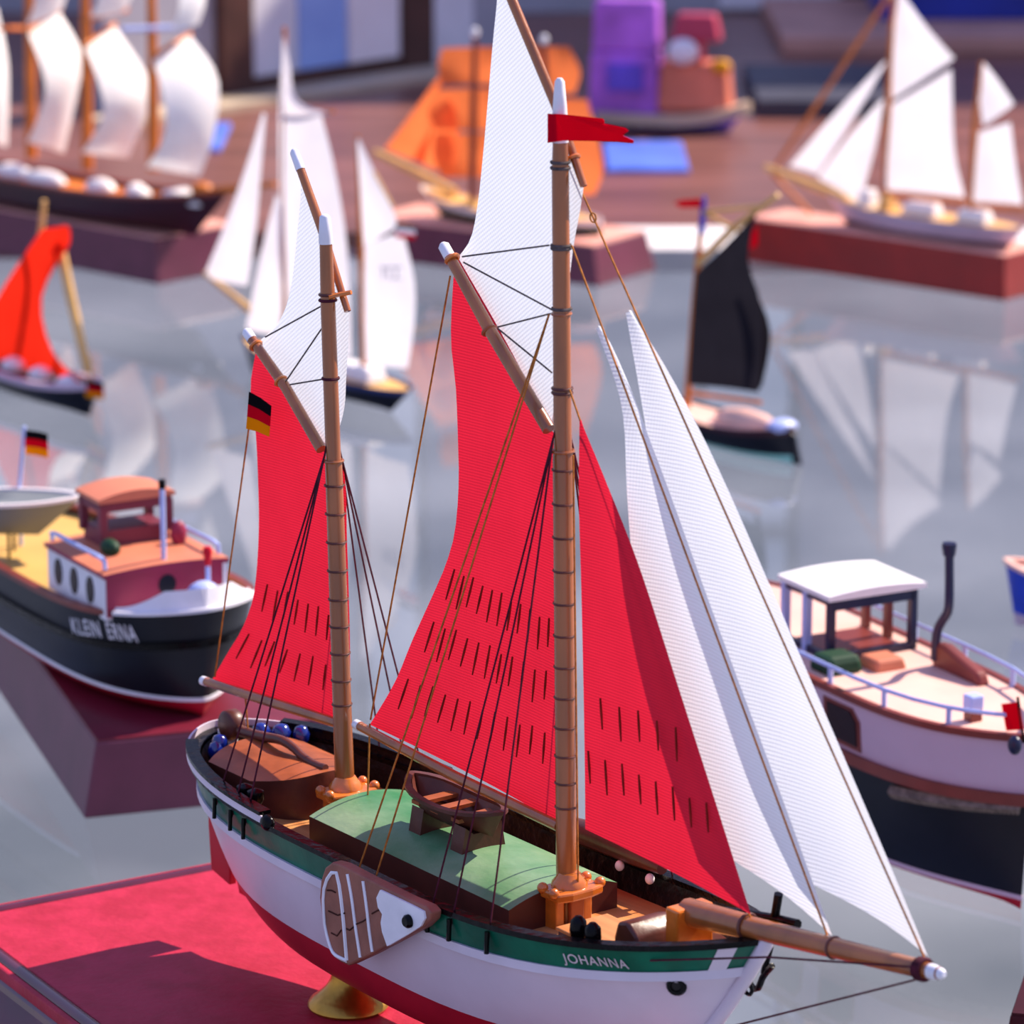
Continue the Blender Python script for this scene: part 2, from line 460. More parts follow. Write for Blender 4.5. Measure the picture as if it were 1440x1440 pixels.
fl = MB().box(-70, 70, -10, 130, -9.2, -9.0).build('floor', 'floor_stone', smooth=False); tag(fl, kind='structure')
gs = MB().box(-7, 7, 7.0, 22.0, -0.06, 0.0).build('glass_shelf', 'shelf_glass', smooth=False)
gs.data.materials.append(MATS['glass_underside'])
for p in gs.data.polygons:
    if p.normal.z < 0.5: p.material_index = 1
tag(gs, 'large clear glass shelf carrying the model boats and mirroring their sails', 'glass shelf')
led = MB().box(0.3, 9, 22.0, 22.75, -0.14, 0.0).build('trim_1', 'ledge_white', smooth=False, bevel=0.02); tag(led, kind='structure')
ct = MB().box(-12, 12, 22.76, 33.6, -0.2, -0.04).build('wooden_counter', 'counter_wood', smooth=False)
tag(ct, 'wide dark brown wooden counter behind the glass shelf', 'counter')
wb = bpy.data.objects.new('wall_back', None); COL.objects.link(wb); tag(wb, kind='structure')
MB().box(-12, 12, 33.0, 33.6, -0.039, 1.0).build('low_wall', 'wall_grey', wb, smooth=False)
for x0, x1 in ((1.75, 2.75), (3.0, 3.6)):
    MB().box(x0, x1, 32.94, 33.01, 0.0, 0.98).build('wall_panel', 'panel_grey', wb, smooth=False)
MB().box(2.78, 2.97, 32.90, 33.01, -0.039, 0.99).build('wall_post', 'frame_brown', wb, smooth=False)
for (x0, x1) in ((-12, -5.4), (-4.3, -1.35), (-0.75, 1.6), (2.5, 5.2), (6.0, 12)):  # unseen upper wall, added to darken what the glass reflects
    MB().box(x0, x1, 33.02, 33.58, 1.0, 9.0).build('unseen_pier', 'wall_grey', wb, smooth=False)
for i, (x0, x1) in enumerate(((-5.4, -4.3), (-1.35, -0.75), (1.6, 2.5), (5.2, 6.0))):  # unseen gaps added so the glass reflects streaks of sky
    w_ = bpy.data.objects.new('window_%d' % (i + 1), None); COL.objects.link(w_); tag(w_, kind='structure')
    for x in (x0 + 0.04, x1 - 0.04):
        MB().box(x - 0.04, x + 0.04, 33.2, 33.4, 1.0, 9.0).build('jamb', 'frame_brown', w_, smooth=False)
    MB().box(x0 + 0.08, x1 - 0.08, 33.2, 33.4, 4.6, 4.7).build('glazing_bar', 'frame_brown', w_, smooth=False)
# slanting partition with framed panels, seen at the upper left
W1, W2 = on_z(170, 163, -0.04), on_z(700, 82, -0.04)
wd_dir = (W2 - W1).normalized(); wn_dir = Vector((wd_dir.y, -wd_dir.x, 0))
part = bpy.data.objects.new('wall_left', None); COL.objects.link(part); tag(part, kind='structure')
def wall_pt(px):                                             # where the partition's foot line crosses a pixel column
    r = ray(px, 120); n2 = wn_dir
    return CAM + r * ((W1 - CAM).dot(n2) / r.dot(n2))
def panel(name, xa, xb, z0, z1, proud, m):
    a, b = wall_pt(xa), wall_pt(xb); a.z = b.z = 0
    pts = [a + Vector((0, 0, z0)), b + Vector((0, 0, z0)), b + Vector((0, 0, z1)), a + Vector((0, 0, z1))]
    return MB().prism([p + wn_dir * proud for p in pts], -wn_dir * (proud + 0.12)).build(name, m, part, smooth=False)
panel('backing', 150, 716, -0.039, 1.6, 0.0, 'wall_grey')
panel('post', 303, 347, -0.039, 1.6, 0.08, 'frame_brown')
panel('panel', 349, 415, 0.10, 1.6, 0.03, 'panel_grey')
panel('panel', 417, 484, 0.10, 1.6, 0.03, 'panel_blue')
panel('panel', 486, 556, 0.10, 1.6, 0.05, 'panel_pale')
panel('post', 558, 600, -0.039, 1.6, 0.08, 'frame_brown')
panel('panel', 604, 662, 0.0, 1.6, 0.03, 'panel_grey')
panel('skirting', 348, 556, -0.039, 0.09, 0.06, 'frame_brown')
t2 = bpy.data.objects.new('trim_2', None); COL.objects.link(t2); tag(t2, kind='structure')
a_, b_ = on_z(120, 176, -0.04), on_z(700, 88, -0.04)
_d = (b_ - a_).normalized(); _q = Vector((-_d.y, _d.x, 0))
MB().prism([a_ - _q * 0.32, b_ - _q * 0.32, b_ + _q * 0.04, a_ + _q * 0.04], (0, 0, 0.05)).build('ledge_board', 'ledge_cream', t2, smooth=False)
t3 = MB().box(2.1, 12, 30.4, 32.9, -0.04, 0.10).build('trim_3', 'ledge_pink', smooth=False, bevel=0.02); tag(t3, kind='structure')

# ================================================================== the two-masted barge in front
FB = Frame((-0.1365, 9.305), -53.5)
boat = thing('model_sailing_barge', FB, 'two-masted model barge with red and white sails and a green and white hull', 'model boat')
def zr_x(x): return 0.858 + 0.106 * cb((x - 0.2) / 0.95) + 0.018 * cb((-0.4 - x) / 0.65)
hx = lambda u: -1.13 + 2.32 * u
HF = Hull(lambda t: -1.13 + 0.10 * (1 - t), lambda t: 1.19 - 0.34 * (1 - t) - 0.12 * (1 - t) ** 3, 0.297,
          lambda u: zr_x(hx(u)), lambda u: 0.43 + 0.03 * cb(2 * u - 1.2) + 0.04 * cb(0.5 - 2 * u), e_mid=0.2, e_end=0.75)
tW = lambda u: HF.t_at(u, 0.575 + 0.04 * cb(2 * u - 1) * 0.5)
tS = lambda u: HF.t_at(u, HF.zr(u) - 0.083)
one = lambda u: 1.0
HF.band(lambda u: 0.0, tW, m=8).build('hull_bottom', 'hull_red', boat)
HF.band(tW, tS, m=6).build('topsides', 'hull_white', boat)
HF.band(tS, one, m=3).build('bulwark', 'hull_green', boat)
HF.band(lambda u: HF.t_at(u, HF.zr(u) - 0.075), one, m=2, inset=0.022).build('bulwark_lining', 'bulwark_black', boat)
HF.edge(tS, 0.009, 0.004, -0.012, 0.010).build('rubbing_strake', 'hull_white', boat)
HF.edge(one, 0.006, 0.026, -0.004, 0.010).build('cap_rail', 'gloss_black', boat)
HF.deck(lambda u: HF.zr(u) - 0.07, inset=0.012).build('deck', 'deck_tan', boat)
# raised bulwark round the stern with a white outer strip, stern bulwark black within
HF.edge(one, 0.004, 0.018, 0.0, 0.030, u0=0.045, u1=0.29).build('stern_bulwark', 'bulwark_black', boat)
HF.edge(one, 0.010, -0.004, 0.008, 0.028, u0=0.0, u1=0.30).build('stern_strip', 'hull_white', boat)
HF.edge(one, 0.012, 0.022, 0.028, 0.038, u0=0.045, u1=0.295).build('stern_rail', 'gloss_black', boat)
for sd in (-1, 1):
    p = HF.P(0.30, 1.0, sd)
    MB().blob(p + Vector((0.008, 0, 0.012)), 0.026, 0.016, 0.022).build('rail_end', 'gloss_black', boat)
# stem post, hawse holes, name
stem = [HF.P(1.0, t) + Vector((0.008, 0, 0)) for t in (0.0, 0.1, 0.2, 0.35, 0.5, 0.65, 0.8, 0.9, 1.0, 1.03)]
MB().tube(stem, [0.018] * 9 + [0.014], 8).build('stem_post', 'hull_white', boat)
for sd in (-1, 1):
    rows = []
    for i in range(7):
        u = 0.972 + 0.014 * i / 6
        row = [HF.P(u, tS(u) + (0.99 - tS(u)) * k / 3, sd) + Vector((0.002, sd * 0.004, 0)) for k in range(4)]
        rows.append(row if sd > 0 else row[::-1])
    MB().grid(rows).build('bow_panel', 'hull_white', boat)
for sd in (-1, 1):
    y = HF.y_at(1.0, 0.83)
    c = Vector((1.0, sd * (y + 0.002), 0.83)); dx = HF.y_at(1.02, 0.83) - HF.y_at(0.98, 0.83)
    nn = Vector((-dx / 0.04, 1, 0)).normalized() if True else None
    nn.y *= sd
    o = MB().ring(c, nn, 0.017, 0.008).build('hawse_pipe', 'gloss_black', boat)
    MB().tube([c - nn * 0.004, c + nn * 0.003], 0.015, 12).build('hole', 'bulwark_black', o)
mat('name_paint', (206, 190, 196), 0.6, 0.3)
lettering('name_lettering', 'JOHANNA', FB, HF, (797, 1357), (890, 1366), 0.033, 'name_paint', boat)
# rudder and tiller
MB().prism([(-1.06, -0.012, 0.455), (-1.155, -0.012, 0.475), (-1.165, -0.012, 0.60), (-1.155, -0.012, 0.86), (-1.10, -0.012, 0.90), (-1.05, -0.012, 0.62)], (0, 0.024, 0)).build('rudder', 'hull_red', boat, smooth=False, bevel=0.004)
rc = FB.cp(326, 1019)
MB().tube([rc + Vector((0, -0.024, 0)), rc + Vector((0, -0.016, 0)), rc + Vector((0, 0.016, 0)), rc + Vector((0, 0.024, 0))], [0.034, 0.042, 0.042, 0.034], 18).build('rudder_head', 'dark_varnish', boat)
MB().box(-1.10, -1.045, -0.018, 0.018, 0.84, 0.90).build('rudder_stock', 'white_paint', boat, smooth=False, bevel=0.006)
tl = [FB.cp(x, y) for x, y in [(330, 1024), (352, 1032), (376, 1037), (396, 1041), (412, 1051), (428, 1066), (445, 1076), (458, 1080)]]
MB().tube(resample(tl, 16), [0.016 - 0.006 * i / 15 for i in range(16)], 8).build('tiller', 'dark_varnish', boat)
# blue-black fittings at the stern
for (x, y, z, r) in [(-1.0, 0.06, 0.905, 0.026), (-0.96, 0.10, 0.905, 0.026), (-0.93, 0.145, 0.9, 0.022), (-1.02, -0.06, 0.89, 0.022), (-0.985, -0.095, 0.885, 0.02)]:
    MB().lathe((x, y, z - 0.08), [(r * .7, 0), (r * .55, 0.04), (r, 0.06), (r * 1.1, 0.075), (r * .7, 0.095), (r * .1, 0.1)], 12).build('stern_bollard', 'cobalt', boat)
for (x, dy) in [(-0.62, 0.0), (-0.57, 0.0)]:
    MB().lathe((x, -0.235, 0.80), [(0.018, 0), (0.016, 0.07), (0.024, 0.085), (0.022, 0.105), (0.006, 0.112)], 12).build('side_bollard', 'gloss_black', boat)
for x in (0.74, 0.795):
    MB().lathe((x, -0.185, 0.845), [(0.02, 0), (0.017, 0.03), (0.021, 0.06), (0.019, 0.085), (0.008, 0.097)], 14).build('bow_bollard', 'gloss_black', boat)
# after cabin: rounded box with curved top
def cambered(name, x0, x1, y0, y1, z0, zs, crown, m_side, m_top, parent, n=12, nose=0.0, tail=0.0):
    mb = MB(); k = n + 1
    lo, hi = [], []
    for i in range(k):
        y = y0 + (y1 - y0) * i / n; c = crown * (1 - (2 * i / n - 1) ** 2); d = nose * abs(2 * i / n - 1) ** 3; e = tail * abs(2 * i / n - 1) ** 3
        lo.append(((x0 + e, y, zs + c), (x1 - d, y, zs + c)))
    top = MB().grid([[a, Vector(a).lerp(Vector(b), 0.5), b] for a, b in lo])
    sides = MB()
    sides.grid([[(a[0], a[1], z0), a] for a, b in lo]); sides.grid([[b, (b[0], b[1], z0)] for a, b in lo])
    for (a, b) in (lo[0], lo[-1]):
        sides.add([(a[0], a[1], z0), (b[0], b[1], z0), b, a], [(0, 1, 2, 3)])
    o = sides.build(name, m_side, parent)
    top.build('roof', m_top, o)
    return o
cambered('after_cabin', -0.94, -0.575, -0.165, 0.135, 0.79, 0.882, 0.030, 'dark_varnish', 'cabin_brown', boat, nose=0.13, tail=0.03)
# cargo hatch with green cover
hatch = cambered('cargo_hatch', -0.425, 0.44, -0.165, 0.165, 0.785, 0.862, 0.032, 'hatch_brown', 'hatch_green', boat, n=14)
# ship's dinghy on two chocks
dy0 = -0.005
dg = bpy.data.objects.new('dinghy', None); COL.objects.link(dg); dg.parent = boat
HD = Hull(lambda t: -0.18 - 0.02 * t, lambda t: 0.15 + 0.04 * t, 0.075, lambda u: 0.985 + 0.02 * (2 * u - 1) ** 2, lambda u: 0.925 + 0.008 * (2 * u - 1) ** 2, bow=(2.6, 0.8), stern=(3.2, 0.8), e_mid=0.35, e_end=0.7)
HD.band(lambda u: 0.0, one, n=18, m=5).build('dinghy_hull', 'dark_varnish', dg)
HD.band(lambda u: 0.35, one, n=18, m=2, inset=0.010).build('dinghy_lining', 'dark_varnish', dg)
HD.deck(lambda u: 0.945, n=18, inset=0.008).build('dinghy_floor', 'spar', dg)
HD.edge(one, 0.006, 0.012, -0.003, 0.006, n=18).build('gunwale', 'dark_varnish', dg)
for x in (-0.09, -0.01, 0.08):
    MB().box(x - 0.016, x + 0.016, -0.066, 0.066, 0.965, 0.975).build('thwart', 'cabin_brown', dg, smooth=False)
for x in (-0.105, 0.075):
    MB().prism([(x - 0.014, -0.07, 0.87), (x - 0.014, 0.07, 0.87), (x - 0.014, 0.055, 0.955), (x - 0.014, 0.03, 0.935), (x - 0.014, -0.03, 0.935), (x - 0.014, -0.055, 0.955)], (0.05, 0, 0)).build('chock', 'dark_varnish', boat, smooth=False)
# leeboard on the near side, with painted panel and iron bands
LY = -0.325
lb = [FB.cp(x, y, LY - 0.012) for x, y in [(449, 1262), (451, 1238), (457, 1220), (466, 1213), (478, 1216), (520, 1238), (570, 1263), (598, 1275), (606, 1284), (604, 1295), (594, 1305), (560, 1323), (520, 1344), (490, 1358), (478, 1353), (464, 1334), (454, 1304)]]
lee = MB().prism(lb, (0, 0.034, 0)).build('leeboard', 'leeboard_brown', boat, smooth=False, bevel=0.005)
def flat(name, pts, m, parent, y=LY - 0.012, d=0.006):
    q = [FB.cp(x, y_, y) + Vector((0, -d, 0)) for x, y_ in pts]
    return MB().prism(q, (0, d + 0.004, 0)).build(name, m, parent, smooth=False)
flat('painted_panel', [(537, 1251), (532, 1262), (534, 1275), (540, 1285), (538, 1297), (540, 1310), (547, 1330), (575, 1314), (594, 1302), (600, 1291), (598, 1281), (585, 1274), (560, 1262)], 'white_paint', lee)
for band in ([(457, 1300), (455, 1262), (459, 1240), (467, 1227), (471, 1222), (476, 1236), (480, 1262), (484, 1300), (488, 1350)],
             [(489, 1229), (495, 1262), (500, 1300), (507, 1346)], [(511, 1239), (516, 1275), (520, 1310), (524, 1338)],
             [(457, 1300), (462, 1322), (470, 1341), (488, 1351)]):
    q = resample([FB.cp(x, y, LY - 0.012) for x, y in band], 14)
    MB().tube(q, 0.0055, 6).build('iron_band', 'white_paint', lee)
for ck in ([(462, 1281), (475, 1287), (485, 1284)], [(500, 1300), (510, 1296), (516, 1292)], [(487, 1306), (492, 1308), (498, 1303)], [(466, 1312), (474, 1316), (480, 1308)], [(523, 1285), (530, 1281), (534, 1279)], [(460, 1252), (466, 1252), (472, 1255)]):
    MB().tube([FB.cp(x, y, LY - 0.0125) for x, y in ck], 0.0022, 5).build('crack', 'crack_dark', lee)
b0 = FB.cp(584, 1293, LY)
MB().tube([b0 + Vector((0, 0.01, 0)), b0 + Vector((0, -0.026, 0)), b0 + Vector((0, -0.032, 0))], [0.017, 0.017, 0.012], 14).build('pivot_bolt', 'gloss_black', lee)
lb2 = [Vector((p.x, -p.y - 0.034, p.z)) for p in lb]
MB().prism(lb2, (0, 0.034, 0)).build('leeboard', 'leeboard_brown', boat, smooth=False, bevel=0.005)

# masts
mm0, mm1 = Vector((0.453, 0, 0.79)), FB.cp(787, 117)
def along(a, b, py, fr=FB):                                  # point of a mast at the height of pixel row py
    lo, hi = 0.0, 1.0
    for _ in range(30):
        t = (lo + hi) / 2; p = a.lerp(b, t); w = fr.O + fr.f * p.x + fr.s * p.y + Vector((0, 0, p.z)) - CAM
        y = 720 - FPX * w.dot(UP) / w.dot(FW)
        if y > py: lo = t
        else: hi = t
    return a.lerp(b, (lo + hi) / 2)
M = lambda y: along(mm0, mm1, y)
mast = MB().tube([mm0, M(1150), M(640), M(636), M(240), M(190), mm1], [0.026, 0.025, 0.0245, 0.022, 0.0205, 0.017, 0.010], 16).build('main_mast', 'spar', boat)
MB().tube([M(200), M(185), M(150), mm1 + Vector((0, 0, 0.004)), mm1 + Vector((0, 0, 0.012))], [0.0195, 0.0195, 0.0165, 0.0115, 0.006], 14).build('mast_tip', 'white_paint', mast)
ax = (mm1 - mm0).normalized()
for y, r, m in [(228, 0.021, 'grey_fibre'), (236, 0.021, 'grey_fibre'), (345, 0.022, 'grey_fibre'), (349, 0.022, 'grey_fibre'), (434, 0.022, 'grey_fibre'), (441, 0.022, 'spar'), (546, 0.023, 'dark_varnish'), (552, 0.023, 'dark_varnish'), (634, 0.026, 'spar')]:
    MB().ring(M(y), ax, r, 0.004).build('lashing', m, mast)
for y in (660, 708, 755, 802, 848, 893, 937, 980, 1022, 1062, 1100, 1134):
    MB().ring(M(y), ax, 0.0250, 0.0030).build('mast_hoop', 'dark_varnish', boat)
mz0, mz1 = Vector((-0.50, 0, 0.785)), FB.cp(457, 307)
Z = lambda y: along(mz0, mz1, y)
miz = MB().tube([mz0, Z(1020), Z(650), Z(645), Z(430), Z(345), mz1], [0.027, 0.025, 0.0225, 0.020, 0.0195, 0.0165, 0.0125], 16).build('mizzen_mast', 'spar', boat)
MB().tube([Z(343), Z(330), mz1 + Vector((0, 0, 0.004)), mz1 + Vector((0, 0, 0.010))], [0.018, 0.0175, 0.014, 0.008], 14).build('mast_tip', 'white_paint', miz)
ax2 = (mz1 - mz0).normalized()
for y, r, m in [(414, 0.0205, 'dark_varnish'), (422, 0.021, 'plum_fibre'), (532, 0.0205, 'plum_fibre'), (648, 0.0245, 'spar')]:
    MB().ring(Z(y), ax2, r, 0.004).build('lashing', m, miz)
for y in (682, 722, 762, 802, 842, 880, 918, 956, 990):
    MB().ring(Z(y), ax2, 0.0250, 0.0030).build('mast_hoop', 'dark_varnish', boat)
# mast cases with pin rails at deck
def mast_case(name, x, zc):
    o = bpy.data.objects.new(name, None); COL.objects.link(o); o.parent = boat
    for sy in (-1, 1):
        MB().box(x - 0.028, x + 0.02, sy * 0.042 - 0.013, sy * 0.042 + 0.013, 0.775, zc).build('case_cheek', 'orange_varnish', o, smooth=False, bevel=0.004)
    MB().box(x + 0.02, x + 0.034, -0.02, 0.02, 0.775, zc).build('case_front', 'cabin_brown', o, smooth=False, bevel=0.003)
    MB().prism([(x - 0.04, -0.07, zc), (x + 0.045, -0.07, zc), (x + 0.055, -0.03, zc), (x + 0.055, 0.03, zc), (x + 0.045, 0.07, zc), (x - 0.04, 0.07, zc)], (0, 0, 0.024)).build('pin_rail', 'orange_varnish', o, smooth=False, bevel=0.006)
    MB().lathe((x, 0, zc + 0.02), [(0.046, 0), (0.044, 0.012), (0.034, 0.024), (0.026, 0.036)], 18).build('mast_collar', 'orange_varnish', o)
    for (dx, dy) in ((-0.02, -0.066), (0.03, -0.07), (-0.02, 0.066), (0.03, 0.07)):
        MB().blob((x + dx, dy, zc + 0.024), 0.014, 0.014, 0.014).build('pin', 'orange_varnish', o)
    return o
mast_case('main_mast_case', 0.463, 0.875)
mast_case('mizzen_mast_case', -0.50, 0.862)
# foredeck: small hatch, windlass with carved cheeks, bowsprit bitts
MB().box(0.60, 0.80, -0.15, 0.01, 0.79, 0.858, 0.006, 0.006).build('fore_hatch', 'dark_varnish', boat, smooth=False, bevel=0.006)
MB().box(0.602, 0.798, -0.148, 0.008, 0.857, 0.866).build('fore_hatch_lid', 'deck_tan', boat, smooth=False, bevel=0.003)
wl_ = [(0.83, 0, 0.82), (0.80, 0, 0.90), (0.815, 0, 0.945), (0.85, 0, 0.955), (0.885, 0, 0.93), (0.895, 0, 0.895), (0.90, 0, 0.82)]
MB().prism([Vector(p) + Vector((-0.005, -0.125, -0.01)) for p in wl_], (0, 0.125, 0)).build('windlass', 'dark_varnish', boat, bevel=0.008)
MB().box(0.90, 0.945, -0.055, 0.055, 0.84, 0.985).build('bowsprit_bitts', 'orange_varnish', boat, smooth=False, bevel=0.006)
# bowsprit
bs0, bs1 = Vector((0.915, 0, 0.963)), FB.cp(1322, 1369)
bsp = spar('bowsprit', [bs0, bs0.lerp(bs1, 0.25), bs0.lerp(bs1, 0.27), bs0.lerp(bs1, 0.93), bs1], [0.034, 0.029, 0.026, 0.021, 0.014], 'spar', boat)
d_ = (bs1 - bs0).normalized()
MB().tube([bs0.lerp(bs1, 0.945), bs0.lerp(bs1, 0.985), bs1 + d_ * 0.006, bs1 + d_ * 0.014], [0.0185, 0.0165, 0.012, 0.006], 12).build('tip', 'white_paint', bsp)
for t, m in ((0.925, 'plum_fibre'), (0.935, 'plum_fibre'), (0.945, 'plum_fibre'), (0.60, 'dark_varnish'), (0.255, 'dark_varnish')):
    MB().ring(bs0.lerp(bs1, t), d_, 0.0225 if t > 0.5 else 0.029, 0.005).build('lashing', m, bsp)
# anchor hung at the port bow
anc = bpy.data.objects.new('anchor', None); COL.objects.link(anc); anc.parent = boat
AO = 0.075
MB().tube([FB.cp(x, y, AO) for x, y in [(1095, 1257), (1089, 1294), (1082, 1335), (1074, 1368)]], [0.011, 0.011, 0.009, 0.008], 8).build('shank', 'gloss_black', anc)
MB().tube([FB.cp(x, y, AO) for x, y in [(1022, 1282), (1052, 1286), (1089, 1292), (1122, 1300)]], 0.012, 8).build('stock', 'gloss_black', anc)
MB().tube(resample([FB.cp(x, y, AO) for x, y in [(1046, 1366), (1058, 1388), (1066, 1390), (1074, 1372), (1086, 1358)]], 10), 0.008, 7).build('fluke', 'gloss_black', anc)
MB().ring(FB.cp(1052, 1390, 0.02), (0, 1, 0), 0.014, 0.005).build('ring', 'gloss_black', anc)
# far rail: brown spar stowed along the port bulwark, stanchion pins
MB().tube([(0.05, 0.262, 0.895), (0.2, 0.262, 0.90), (0.40, 0.255, 0.905), (0.52, 0.242, 0.905)], [0.02, 0.034, 0.03, 0.016], 10).build('stowed_spar', 'dark_varnish', boat)
for x in (0.36, 0.48):
    MB().blob((x, 0.235, 0.868), 0.012, 0.012, 0.014).build('belaying_pin', 'panel_pale', boat)

# spars of the main mast
PO = 0.034
gaff = spar('main_gaff', [FB.cp(772, 604, 0.0), FB.cp(690, 466, 0.0), FB.cp(624, 346, 0.0)], [0.017, 0.016, 0.0135], 'spar', boat, tip_len=0.034)
for (x, y) in ((636, 364), (688, 465)):
    c = FB.cp(x, y, 0.0)
    MB().ring(c, FB.cp(690, 466) - FB.cp(624, 346), 0.0165, 0.005).build('lashing', 'orange_varnish' if y < 400 else 'cabin_brown', gaff)
boom = spar('main_boom', [FB.cp(786, 1162, 0.0), FB.cp(640, 1092, 0.0), FB.cp(500, 1018, 0.0)], [0.014, 0.0145, 0.012], 'spar', boat, tip_len=0.02)
yd = spar('main_topsail_yard', [FB.cp(821, 262, 0.036), FB.cp(782, 148, 0.036), FB.cp(720, 0, 0.036), FB.cp(703, -48, 0.036)], [0.009, 0.0125, 0.0125, 0.009], 'spar', boat)
MB().ring(FB.cp(806, 222, 0.036), FB.cp(821, 262) - FB.cp(782, 148), 0.014, 0.005).build('lashing', 'orange_varnish', yd)
# spars of the mizzen
mg = spar('mizzen_gaff', [FB.cp(452, 632, 0.0), FB.cp(402, 545, 0.0), FB.cp(347, 467, 0.0)], [0.015, 0.0145, 0.013], 'spar', boat, tip_len=0.03)
for (x, y) in ((360, 486), (395, 536)):
    MB().ring(FB.cp(x, y), FB.cp(402, 545) - FB.cp(347, 467), 0.0155, 0.0045).build('lashing', 'orange_varnish', mg)
mb_ = spar('mizzen_boom', [FB.cp(484, 1020, 0.0), FB.cp(390, 990, 0.0), FB.cp(285, 957, 0.0)], [0.013, 0.0145, 0.012], 'spar', boat, tip_len=0.02)
my = spar('mizzen_topsail_yard', [FB.cp(489, 438, 0.036), FB.cp(450, 315, 0.036), FB.cp(414, 214, 0.036)], [0.009, 0.012, 0.011], 'spar', boat, tip_len=0.05)
MB().tube([FB.cp(462, 418, -0.01), FB.cp(478, 414, 0.02), FB.cp(494, 411, 0.036)], 0.006, 6).build('lashing', 'orange_varnish', my)

# sails
SO = 0.030
ms = sail('main_sail', FB, [(799, 1165), (801, 1000), (803, 800), (800, 700), (780, 612)], [(520, 1019), (555, 960), (580, 900), (613, 827), (629, 788), (640, 745), (645, 680), (644, 620), (641, 545), (634, 470), (640, 356)], 'sail_red', boat, SO, belly=0.02, n=30, m=14, label='red sailcloth with rows of reef lines')
mts = sail('main_topsail', FB, [(774, 606), (790, 500), (798, 420), (806, 350), (815, 300), (821, 262)], [(644, 362), (662, 335), (672, 285), (680, 210), (687, 130), (693, 60), (699, 0), (702, -46)], 'sail_white_diagonal', boat, 0.042, belly=0.01, n=26, m=12, label='white sailcloth')
zs_ = sail('mizzen_sail', FB, [(492, 1019), (492, 900), (488, 760), (484, 665), (462, 632)], [(298, 956), (322, 915), (340, 885), (355, 845), (361, 800), (364, 740), (363, 680), (361, 630), (358, 590), (352, 545), (360, 494)], 'sail_red', boat, SO, belly=0.02, n=26, m=12, label='red sailcloth with reef lines')
zts = sail('mizzen_topsail', FB, [(464, 642), (483, 580), (487, 530), (490, 480), (490, 438)], [(362, 482), (390, 456), (404, 425), (412, 384), (418, 326), (423, 265), (418, 225)], 'sail_white_diagonal', boat, 0.042, belly=0.01, n=24, m=12, label='white sailcloth')
JO = 0.0
JO = -0.015
rj = sail('red_staysail', FB, [(823, 1166), (822, 1050), (818, 850), (814, 700), (815, 592)], [(1056, 1286), (1010, 1140), (960, 985), (900, 800), (850, 672), (816, 590)], 'sail_red', boat, JO, belly=0.012, n=28, m=12, label='red sailcloth with two rows of reef lines')
ij = sail('inner_jib', FB, [(1000, 1192), (960, 1080), (920, 950), (893, 820), (882, 700), (874, 570), (838, 462)], [(1170, 1316), (1105, 1136), (1005, 868), (925, 648), (865, 500), (841, 458)], 'sail_white', boat, 0.026, belly=0.03, n=30, m=12, label='white inner jib')
oj = sail('outer_jib', FB, [(1130, 1238), (1060, 1110), (1000, 950), (950, 800), (918, 660), (903, 570), (880, 440)], [(1305, 1345), (1229, 1163), (1108, 882), (1007, 652), (936, 516), (884, 436)], 'sail_white', boat, 0.055, belly=0.035, n=30, m=12, label='white outer jib')

# reef points: short brown lines hanging in rows
def reef(parent, off, a, b, n, d0, d1, amp=0.0, bl=0.0):
    for i in range(n):
        q = i / max(1, n - 1)
        x, y = a[0] + (b[0] - a[0]) * q, a[1] + (b[1] - a[1]) * q + 3 * math.sin(i * 2.3)
        dx, dy = d0[0] + (d1[0] - d0[0]) * q, d0[1] + (d1[1] - d0[1]) * q + 4 * math.sin(i * 1.7)
        p = [FB.cp(x + dx * t, y + dy * t, off) for t in (0, 0.5, 1)]
        MB().tube(p, [0.0026, 0.0034, 0.002], 5).build('reef_point', 'reef_brown', parent)
reef(ms, SO - 0.004, (639, 801), (772, 872), 11, (-12, 42), (-2, 44))
reef(ms, SO - 0.004, (610, 875), (768, 946), 11, (-13, 42), (-3, 44))
reef(ms, SO - 0.004, (574, 955), (766, 1030), 12, (-14, 42), (-3, 44))
reef(zs_, SO - 0.004, (376, 822), (462, 862), 7, (-8, 38), (-3, 38))
reef(zs_, SO - 0.004, (350, 892), (458, 932), 7, (-18, 34), (-4, 38))
reef(rj, JO - 0.004, (844, 982), (950, 1022), 5, (3, 44), (2, 46))
reef(rj, JO - 0.004, (827, 1056), (993, 1130), 8, (3, 46), (3, 44))

# flags
fp = [(770, 160), (790, 161), (845, 167), (848, 171), (847, 174), (880, 180), (885, 184), (876, 190), (893, 197), (892, 201), (868, 199), (790, 198), (770, 201)]
pen = MB().prism([FB.cp(x, y, -0.024) + Vector((0, 0.006 * math.sin((x - 770) / 30), 0)) for x, y in fp], (0, 0.002, 0)).build('pennant', 'flag_cloth_red', boat, smooth=False)
en = bpy.data.objects.new('ensign', None); COL.objects.link(en); en.parent = boat
for k, m in enumerate(('flag_cloth_black', 'flag_cloth_red', 'flag_cloth_gold')):
    q0, q1 = k / 3, (k + 1) / 3
    L = lambda q: (350 - 4 * q, 551 + 52 * q); R = lambda q: (381 - 3 * q, 571 + 43 * q)
    pts = [L(q0), (L(q0)[0] * .5 + R(q0)[0] * .5, L(q0)[1] * .5 + R(q0)[1] * .5 - 1.5), R(q0), R(q1), (L(q1)[0] * .5 + R(q1)[0] * .5, L(q1)[1] * .5 + R(q1)[1] * .5 - 1.5), L(q1)]
    MB().prism([FB.cp(x, y, -0.03) for x, y in pts], (0, 0.002, 0)).build('stripe', m, en, smooth=False)

